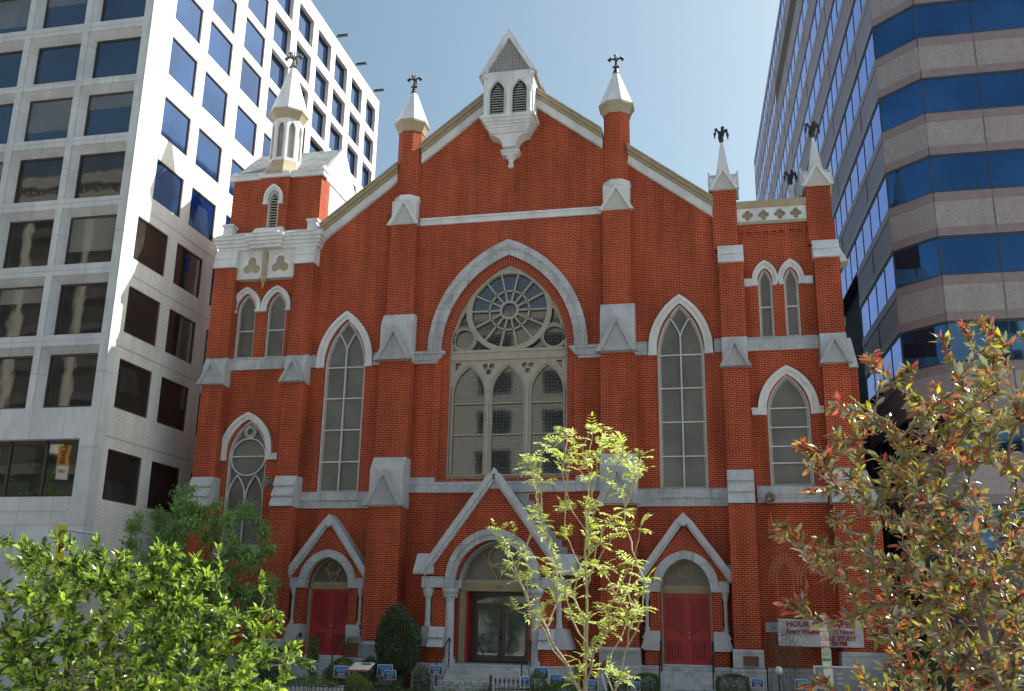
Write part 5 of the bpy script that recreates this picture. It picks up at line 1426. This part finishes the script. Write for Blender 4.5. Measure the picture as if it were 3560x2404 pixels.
bush('low_shrub', 'yellow-green bush in front of the pair of overlapping campaign signs', 'shrub', -3.35, -5.2, .45, .35, .2, 1.0, 30, 2400, .055, .026, [MG[2], leafmat('gold_leaf', (.22, .24, .04), (.3, .3, .04))], hollow=.5)
bush('low_shrub', 'dark low bush just right of the main steps', 'shrub', 2.05, -3.9, .35, .3, .2, 1.12, 31, 1800, .055, .026, MG, hollow=.5)
bush('low_shrub', 'wide dark bush under the campaign signs right of the main steps', 'shrub', 3.0, -4.4, .75, .4, .2, .92, 32, 3000, .055, .026, MG, hollow=.5)
bush('low_shrub', 'dark bush beside the person in the dark suit', 'shrub', 4.55, -3.4, .55, .4, .2, .98, 33, 3000, .055, .026, [MG[0], DG[0]], hollow=.5)
bush('low_shrub', 'dark feathery bush left of the main steps', 'shrub', -1.75, -3.6, .32, .3, .2, 1.15, 34, 1800, .055, .026, [DG[0], DG[2]], hollow=.4)
bush('wispy_shrub', 'tall wispy grey-green shrub in front of the banner', 'shrub', 9.7, -3.0, .72, .5, .6, 3.2, 35, 2600, .06, .014, [leafmat('wispy_leaf', (.10, .13, .06), (.12, .16, .05)), DG[2]], hollow=.1, trunk=.012)
bush('evergreen', 'dark evergreen bush in the gap right of the church', 'shrub', 13.7, -1.4, 1.0, .8, .2, 2.1, 36, 3500, .09, .03, [leafmat('evergreen_leaf', (.03, .06, .03), (.04, .08, .03)), DG[0]], hollow=.5)
bush('evergreen', 'dark clipped bush behind the near left tree, by the office block', 'shrub', -10.3, -3.6, 1.3, .8, .2, 1.7, 37, 3500, .07, .03, [DG[0]], hollow=.6)
# ground cover
rng = random.Random(8); m = MB()
for k in range(6500):
    x = rng.uniform(-12.5, 12.5); y = rng.uniform(-6.9, -3.2)
    if -1.9 < x < 1.9 and y > -3.9 or 5.6 < x < 7.5 and y > -4.2: continue
    h = .32+.16*sin(x*1.7)*cos(y*2.1)+.1*sin(x*5.3+1)
    p = Vector((x, y, .4+rng.random()*max(.05, h)))
    m.mi = rng.choices((0, 1, 2), (3, 2, 1))[0]
    leaf(m, p, rvec(rng)+Vector((0, 0, .5)), Vector((0, 0, 1))+rvec(rng)*.6, rng.uniform(.06, .12), .03)
tag(m.build('ground_cover', [DG[0], DG[1], MG[2]], fixn=False), 'low dark mixed ground cover between the signs in the church garden', 'ground cover', kind='stuff')

# --- mid-distance tree in front of the left tower
rng = random.Random(17); off = Vector((-9.6, -5.0, .2))
t = empty('street_tree', 'shaded green tree in front of the left tower, behind the near left tree', 'tree', tuple(off))
tg = []
while len(tg) < 130:
    x, z = rng.uniform(-12, -6.8), rng.uniform(1.9, 6.7)
    if inpoly(x, z, MT): tg.append((x, -5+rng.uniform(-1.3, 1.3), z))
for x, z in MT[:12]: tg.append((x, -5+rng.uniform(-.3, .3), z))
P, par, tips = grow([(-9.6, -5, .2), (-9.55, -5, 1.2), (-9.5, -5, 2.0), (-9.45, -5, 3.0), (-9.3, -5, 4.0)], tg, rng, .06, 4, .4)
m, R = tree_tubes([p-off for p in P], par, .012, .45, 5, .11)
m.build('trunk', BARK, t)
m = MB()
for ti in tips:
    d0 = (P[ti]-P[par[ti]]).normalized()
    for k in range(150):
        b = P[ti].lerp(P[par[ti]], rng.random()*1.2)+rvec(rng)*rng.uniform(.05, .34)
        d = (d0*.3+rvec(rng)*Vector((1, 1, .4)).length*.5+Vector((0, 0, -.05))).normalized(); m.mi = rng.choices((0, 1), (3, 1))[0]
        leaf(m, b-off, d, (rvec(rng)*.5+Vector((0, 0, 1))).normalized(), rng.uniform(.10, .17), .06, .1, .25)
m.build('crown', [leafmat('street_tree_leaf', (.17, .30, .12), (.3, .5, .12)), leafmat('street_tree_leaf_light', (.26, .40, .14), (.38, .55, .12))], t, fixn=False)

# --- trees across the street (only seen as reflections)
for i, (x, y, h, lab) in enumerate(((-49.5, -46, 15.5, 'leafy tree across the street, reflected in the office ground floor window'), (-9.6, -45, 4.6, 'leafy tree across the street, reflected in the glass church doors'))):
    rng = random.Random(40+i); off = Vector((x, y, 0)); t = empty('reflected_tree', lab, 'tree', tuple(off), 'trees across the street')
    m = MB(); m.tube([(0, 0, 0), (.05, 0, h*.4), (0, .1, h*.7)], [.16, .12, .06], 8)
    for k in range(8):
        a = k*pi/4; m.tube([(0, 0, h*.35+k*.1), (cos(a)*1.2, sin(a)*1.2, h*.6), (cos(a)*1.9, sin(a)*1.9, h*.75)], [.07, .05, .02], 5)
    m.build('trunk', BARK, t)
    m = MB()
    cl = [Vector((rng.gauss(0, .15*h+.2), rng.gauss(0, 1.3), h*.66+rng.gauss(0, h*.13))) for _ in range(60 if i == 0 else 40)]
    for c in cl:
        for k in range(60): m.mi = rng.choices((0, 1), (1, 1))[0]; leaf(m, c+rvec(rng)*rng.uniform(.2, .7), rvec(rng), rvec(rng)+Vector((0, 0, .8)), .2, .1)
    m.build('crown', [LG[0], LG[2]], t, fixn=False)

bush('hedge', 'hedge added out of view across the street, mirrored in the glazed church doors', 'hedge', -10.6, -44.2, 1.9, .8, .2, 1.9, 61, 2600, .14, .08, [LG[0], LG[2]], hollow=.7, shape='box')  # added out of view to put green into the door glass reflection
# ================================================================== SMALL THINGS
SIGNW = plain('sign_white', (.7, .71, .74), .5, var=.05); SIGNB = plain('sign_blue', (.05, .20, .60), .5); SIGND = plain('sign_navy', (.03, .05, .11), .5); SIGNL = plain('sign_light_blue', (.18, .50, .80), .5)
proto = None
def vote(x, y, z, rz, label, w=.52):
    global proto
    if proto is None:
        t = empty('yard_sign', label, 'yard sign', (x, y, z), 'blue VOTE yard signs in the church garden', rz)
        m = MB(); m.box(-.27, .27, -.006, .006, -.19, .19); m.build('board', SIGNW, t)
        m = MB(); m.box(-.25, .25, -.0105, -.0065, .08, .17); m.build('header', SIGNB, t)
        m = MB(); m.box(-.25, .25, -.0105, -.0065, -.17, .077); m.build('panel', SIGND, t)
        text('lettering', 'VOTE', .14, (0, -.014, .03), SIGNL, t, bold=.004)
        m = MB()
        for k, hw in enumerate((.13, .15, .1, .14)): m.box(-hw, hw, -.0145, -.0107, -.055-k*.03, -.045-k*.03)
        m.build('small_print', SIGNW, t)
        m = MB()
        for s in (-1, 1): m.tube([(s*.12, .012, -.185), (s*.12, .012, -.8)], .005, 5)
        m.build('wire_stake', IRON, t); proto = t
    else: t = dup(proto, (x, y, z), rz, label)
    t.scale = (w/.54, 1, w/.54)
vote(-4.40, -4.0, .96, .02, 'blue VOTE yard sign under the left end of the slanted information panel', .53)
vote(-3.09, -3.5, 1.02, .02, 'blue VOTE yard sign near the tall bush, half hidden by another in front', .52)
vote(-2.74, -4.0, .91, -.05, 'blue VOTE yard sign overlapping the one behind it, in front of the tall bush', .42)
vote(-1.34, -3.5, 1.08, .04, 'blue VOTE yard sign beside the left handrail of the main steps', .42)
vote(2.11, -3.5, 1.08, -.03, 'blue VOTE yard sign right of the main steps, below the stepped pedestal', .49)
vote(2.73, -4.0, .91, -.06, 'blue VOTE yard sign between the main steps and the young tree trunk', .48)
vote(1.90, -5.0, .88, 1.15, 'VOTE yard sign turned almost edge-on at the right end of the iron fence', .46)
vote(3.90, -5.0, .84, .02, 'blue VOTE yard sign behind the young tree trunk', .46)
vote(5.14, -4.5, .83, .06, 'blue VOTE yard sign in front of the round bush left of the right red doors', .38)
vote(8.77, -4.0, 1.00, -.12, 'tilted blue VOTE yard sign under the bronze plaque', .36)
vote(9.98, -5.0, 1.06, -.08, 'blue VOTE yard sign left of the street parking signs', .36)
vote(-5.42, -3.8, 1.06, 1.3, 'VOTE yard sign turned edge-on beside the clipped column shrub', .36)

t = empty('information_panel', 'slanted cream information panel on a post in the garden', 'panel', (-3.58, -4.5, .3))
m = MB(); m.add([(-.35, -.22, .77), (.35, -.22, .77), (.42, .2, .98), (-.24, .2, .98), (-.35, -.22, .74), (.35, -.22, .74), (.42, .2, .95), (-.24, .2, .95)], [(0, 1, 2, 3), (4, 5, 6, 7), (0, 1, 5, 4), (1, 2, 6, 5), (2, 3, 7, 6), (3, 0, 4, 7)]); m.build('board', plain('cream_panel', (.62, .62, .52), .4), t)
m = MB(); m.box(-.355, .355, -.235, -.222, .72, .775); m.build('edge_strip', plain('maroon_strip', (.35, .05, .07), .5), t)
m = MB(); 
for i in range(5): m.box(.02+i*.06, .07+i*.06, .05, .15, .925+.0*i, .965)
m.build('picture', plain('dark_print', (.12, .12, .12)), t)
m = MB(); m.tube([(0, 0, 0), (0, 0, .8)], .03, 8); m.build('post', IRON, t)

t = empty('planter', 'long white stone planter with trailing leaves at the bottom edge', 'planter', (-4.55, -6.0, .15))
m = MB(); m.prism([(-.88, 0), (.88, 0), (.97, .50), (-.97, .50)], -.25, .25); m.build('trough', plain('pale_stone_planter', (.52, .54, .58), .7), t, bevel=.02)
rng = random.Random(2); m = MB()
for k in range(1300):
    x = rng.uniform(-.95, .85); p = Vector((x, rng.uniform(-.3, .25), .42+rng.random()*(.12+.28*max(0, 1-abs(x+.1)))))
    m.mi = rng.choice((0, 1, 2)); leaf(m, p, rvec(rng)+Vector((0, 0, .4)), Vector((0, 0, 1))+rvec(rng)*.5, .06, .035)
m.build('foliage', MG, t, fixn=False)

# iron fence with finials
t = empty('iron_fence', 'low black iron fence with spear finials at the foot of the main steps', 'fence', (1.65, -7.0, .15))
m = MB(); m.box(-3.0, .75, -.012, .012, .12, .15); m.box(-.22, .75, -.012, .012, .62, .65); m.build('rail', IRON, t)
m = MB()
for k in range(8):
    x = -.20+k*.13
    m.tube([(x, 0, 0), (x, 0, .80)], .011, 6); m.frustum(x, 0, [(.78, .01), (.80, .035), (.83, .02), (.86, .035), (.93, .004)], n=6)
m.build('picket', IRON, t)
m = MB(); m.frustum(-.34, 0, [(0, .035), (.9, .035), (.92, .05), (.97, .03), (1.04, .01)], n=8); m.build('post', IRON, t)
bush('small_shrub', 'black-green tuft beside the fence post on the main steps', 'shrub', 1.15, -6.9, .17, .15, .2, 1.02, 50, 500, .04, .015, [DG[0]], hollow=.2)
t = empty('iron_fence', 'dark low iron fence across the left part of the garden', 'fence', (-5, -6.95, .15))
m = MB(); m.box(-7, 3.2, -.012, .012, .12, .15); m.box(-7, 3.2, -.012, .012, .52, .55); m.build('rail', IRON, t)
m = MB()
for k in range(78): x = -6.95+k*.13; m.tube([(x, 0, 0), (x, 0, .62)], .010, 5)
m.build('picket', IRON, t)

t = empty('globe_lamp', 'small white globe garden lamp on a post among the wispy branches', 'lamp', (9.4, -4, .3))
m = MB(); m.tube([(0, 0, 0), (0, 0, .95)], .022, 8); m.build('post', IRON, t)
m = MB(); m.ball((0, 0, 1.06), (.12, .12, .135), 14, 10); m.build('globe', plain('milk_glass', (.55, .56, .56), .25), t, smooth=True)

# parking signs on one post (near kerb)
t = empty('street_sign', 'red and green parking regulation signs stacked on a kerb post at right', 'sign', (9.46, -20, .1))
m = MB(); m.tube([(.03, .03, 0), (.03, .03, 2.72)], .022, 8); m.build('post', plain('galvanised_post', (.3, .31, .31), .5, .4), t)
PW = plain('sign_pale_face', (.52, .54, .52), .5); SR = plain('sign_red', (.38, .02, .03), .5); SG = plain('sign_green', (.02, .22, .10), .5)
def psign(z0, z1, colr, x0, arrow, band=None):
    m = MB(); w = .068; m.prism([(x0-w, z0+.01), (x0-w+.01, z0), (x0+w-.01, z0), (x0+w, z0+.01), (x0+w, z1-.01), (x0+w-.01, z1), (x0-w+.01, z1), (x0-w, z1-.01)], -.004, .004); p = m.build('sign_plate', PW, t)
    m = MB(); ins = [(x0-w+.005, z0+.006), (x0+w-.005, z0+.006), (x0+w-.005, z1-.006), (x0-w+.005, z1-.006)]; m.ring(ins, inset(ins, .003), -.0065, -.0042, True)
    if band: m.box(x0-w+.012, x0+w-.012, -.0065, -.0042, *band)
    if arrow is not None:
        for sg in ((-1,) if arrow < 0 else (-1, 1)): m.prism([(x0+sg*.045, arrow_z), (x0+sg*.025, arrow_z+.011), (x0+sg*.025, arrow_z-.011)], -.0065, -.0042)
        m.box(x0-.03, x0+.04, -.0065, -.0042, arrow_z-.003, arrow_z+.003)
    m.build('sign_marks', colr, p)
    return p
arrow_z = 2.275; p = psign(2.23, 2.455, SR, .01, -1, (2.236, 2.25)); text('lettering', 'NO\nSTANDING\n4-6:30PM', .036, (.01, -.007, 2.37), SR, t, ext=.001)
arrow_z = 2.52; p = psign(2.46, 2.70, SR, 0.0, 1); text('lettering', 'NO\nPARKING\n7-9:30AM', .036, (0, -.007, 2.62), SR, t, ext=.001)
p = psign(1.95, 2.215, SG, .02, None, (2.035, 2.078)); text('lettering', '2 HOUR\nPARKING\n9:30AM-4PM\nMON-FRI', .024, (.02, -.007, 2.145), SG, t, ext=.001)
p = psign(1.70, 1.935, SG, .03, None)

# notice board
t = empty('notice_board', 'slanting blue-grey glazed notice board with white letters below the banner', 'notice board', (11.0, -4.0, .3))
m = MB(); m.ring([(-.55, .1), (.75, .1), (.75, 1.24), (-.60, 1.24)], [(-.52, .13), (.71, .13), (.71, 1.20), (-.56, 1.20)], -.05, .05, True); m.build('frame', plain('aluminium', (.5, .52, .55), .4, .5), t)
m = MB(); m.plate([(-.52, .13), (.71, .13), (.71, 1.20), (-.56, 1.20)], [], -.02, .02); m.build('glass', glassmat('blue_grey_pane', (.10, .14, .20), .15, .1, .8, .0), t)
for k, l in enumerate(('LIH', 'NEX', 'ALL')): text('lettering', l, .10, (.14, -.024, 1.02-k*.13), SIGNW, t, ext=.001)
for o in t.children: pass

# person in a dark suit, bending forward, seen from behind the young tree
SK = plain('brown_skin', (.13, .06, .035), .5); SUIT = plain('black_suit', (.012, .012, .018), .8); SHIRT = plain('white_shirt', (.6, .6, .62), .7)
px, py = 5.55, -13.2
t = empty('person', 'person in a dark suit and white shirt walking past behind the young tree', 'person', (px, py, .15))
me = bpy.data.meshes.new('body')
J = [((0, 0, .92), .15), ((.02, 0, 1.1), .16), ((0, -.01, 1.28), .17), ((-.08, -.02, 1.40), .13), ((-.15, -.02, 1.46), .06), ((-.18, -.02, 1.54), .075), ((-.185, -.02, 1.62), .085),
     ((-.06, .19, 1.36), .07), ((.0, .24, 1.10), .05), ((-.12, .22, .90), .04), ((-.06, -.19, 1.36), .07), ((.02, -.24, 1.10), .05), ((-.14, -.22, .90), .04),
     ((-.02, .09, .85), .10), ((-.10, .1, .48), .065), ((-.06, .1, .08), .05), ((-.18, .1, .03), .035), ((.02, -.09, .85), .10), ((.12, -.1, .50), .065), ((.26, -.1, .12), .05), ((.16, -.1, .04), .035)]
ED = [(0, 1), (1, 2), (2, 3), (3, 4), (4, 5), (5, 6), (3, 7), (7, 8), (8, 9), (3, 10), (10, 11), (11, 12), (0, 13), (13, 14), (14, 15), (15, 16), (0, 17), (17, 18), (18, 19), (19, 20)]
me.from_pydata([j[0] for j in J], ED, [])
o = bpy.data.objects.new('body', me); COL.objects.link(o); o.parent = t
sk = o.modifiers.new('skin', 'SKIN'); ss = o.modifiers.new('sub', 'SUBSURF'); ss.levels = 2; ss.render_levels = 2
for i, j in enumerate(J): me.skin_vertices[0].data[i].radius = (j[1], j[1])
me.skin_vertices[0].data[0].use_root = True
me.materials.append(SUIT)
m = MB(); m.ball((-.185, -.02, 1.575), (.105, .082, .125), 14, 12); m.ball((-.19, .062, 1.57), (.02, .012, .03), 6, 5); m.ball((-.19, -.102, 1.57), (.02, .012, .03), 6, 5); m.ball((-.29, -.02, 1.56), (.018, .016, .025), 6, 5); m.build('head', SK, t, smooth=True)
m = MB(); m.ball((-.155, -.02, 1.60), (.095, .085, .09), 12, 10); m.build('hair', plain('short_grey_hair', (.06, .05, .045), .9), t, smooth=True)
m = MB(); m.tube([(-.24, -.03, 1.40), (-.235, -.1, 1.32), (-.18, -.17, 1.15), (-.14, -.17, 1.0)], [.03, .035, .03, .02], 8); m.tube([(-.15, -.02, 1.43), (-.155, -.02, 1.47)], [.075, .07], 10); m.build('shirt', SHIRT, t, smooth=True)
for sy, hx in ((.22, -.14), (-.22, -.16)):
    m = MB(); m.ball((hx, sy, .84), (.035, .02, .045), 8, 6)
    for k in range(4): m.tube([(hx-.022+k*.015, sy, .81), (hx-.028+k*.015, sy, .775), (hx-.036+k*.014, sy, .745+abs(k-1.5)*.006)], [.009, .008, .006], 5)
    m.tube([(hx-.03, sy, .85), (hx-.05, sy-.01, .82), (hx-.056, sy-.01, .80)], [.010, .009, .007], 5); m.build('hand', SK, t)
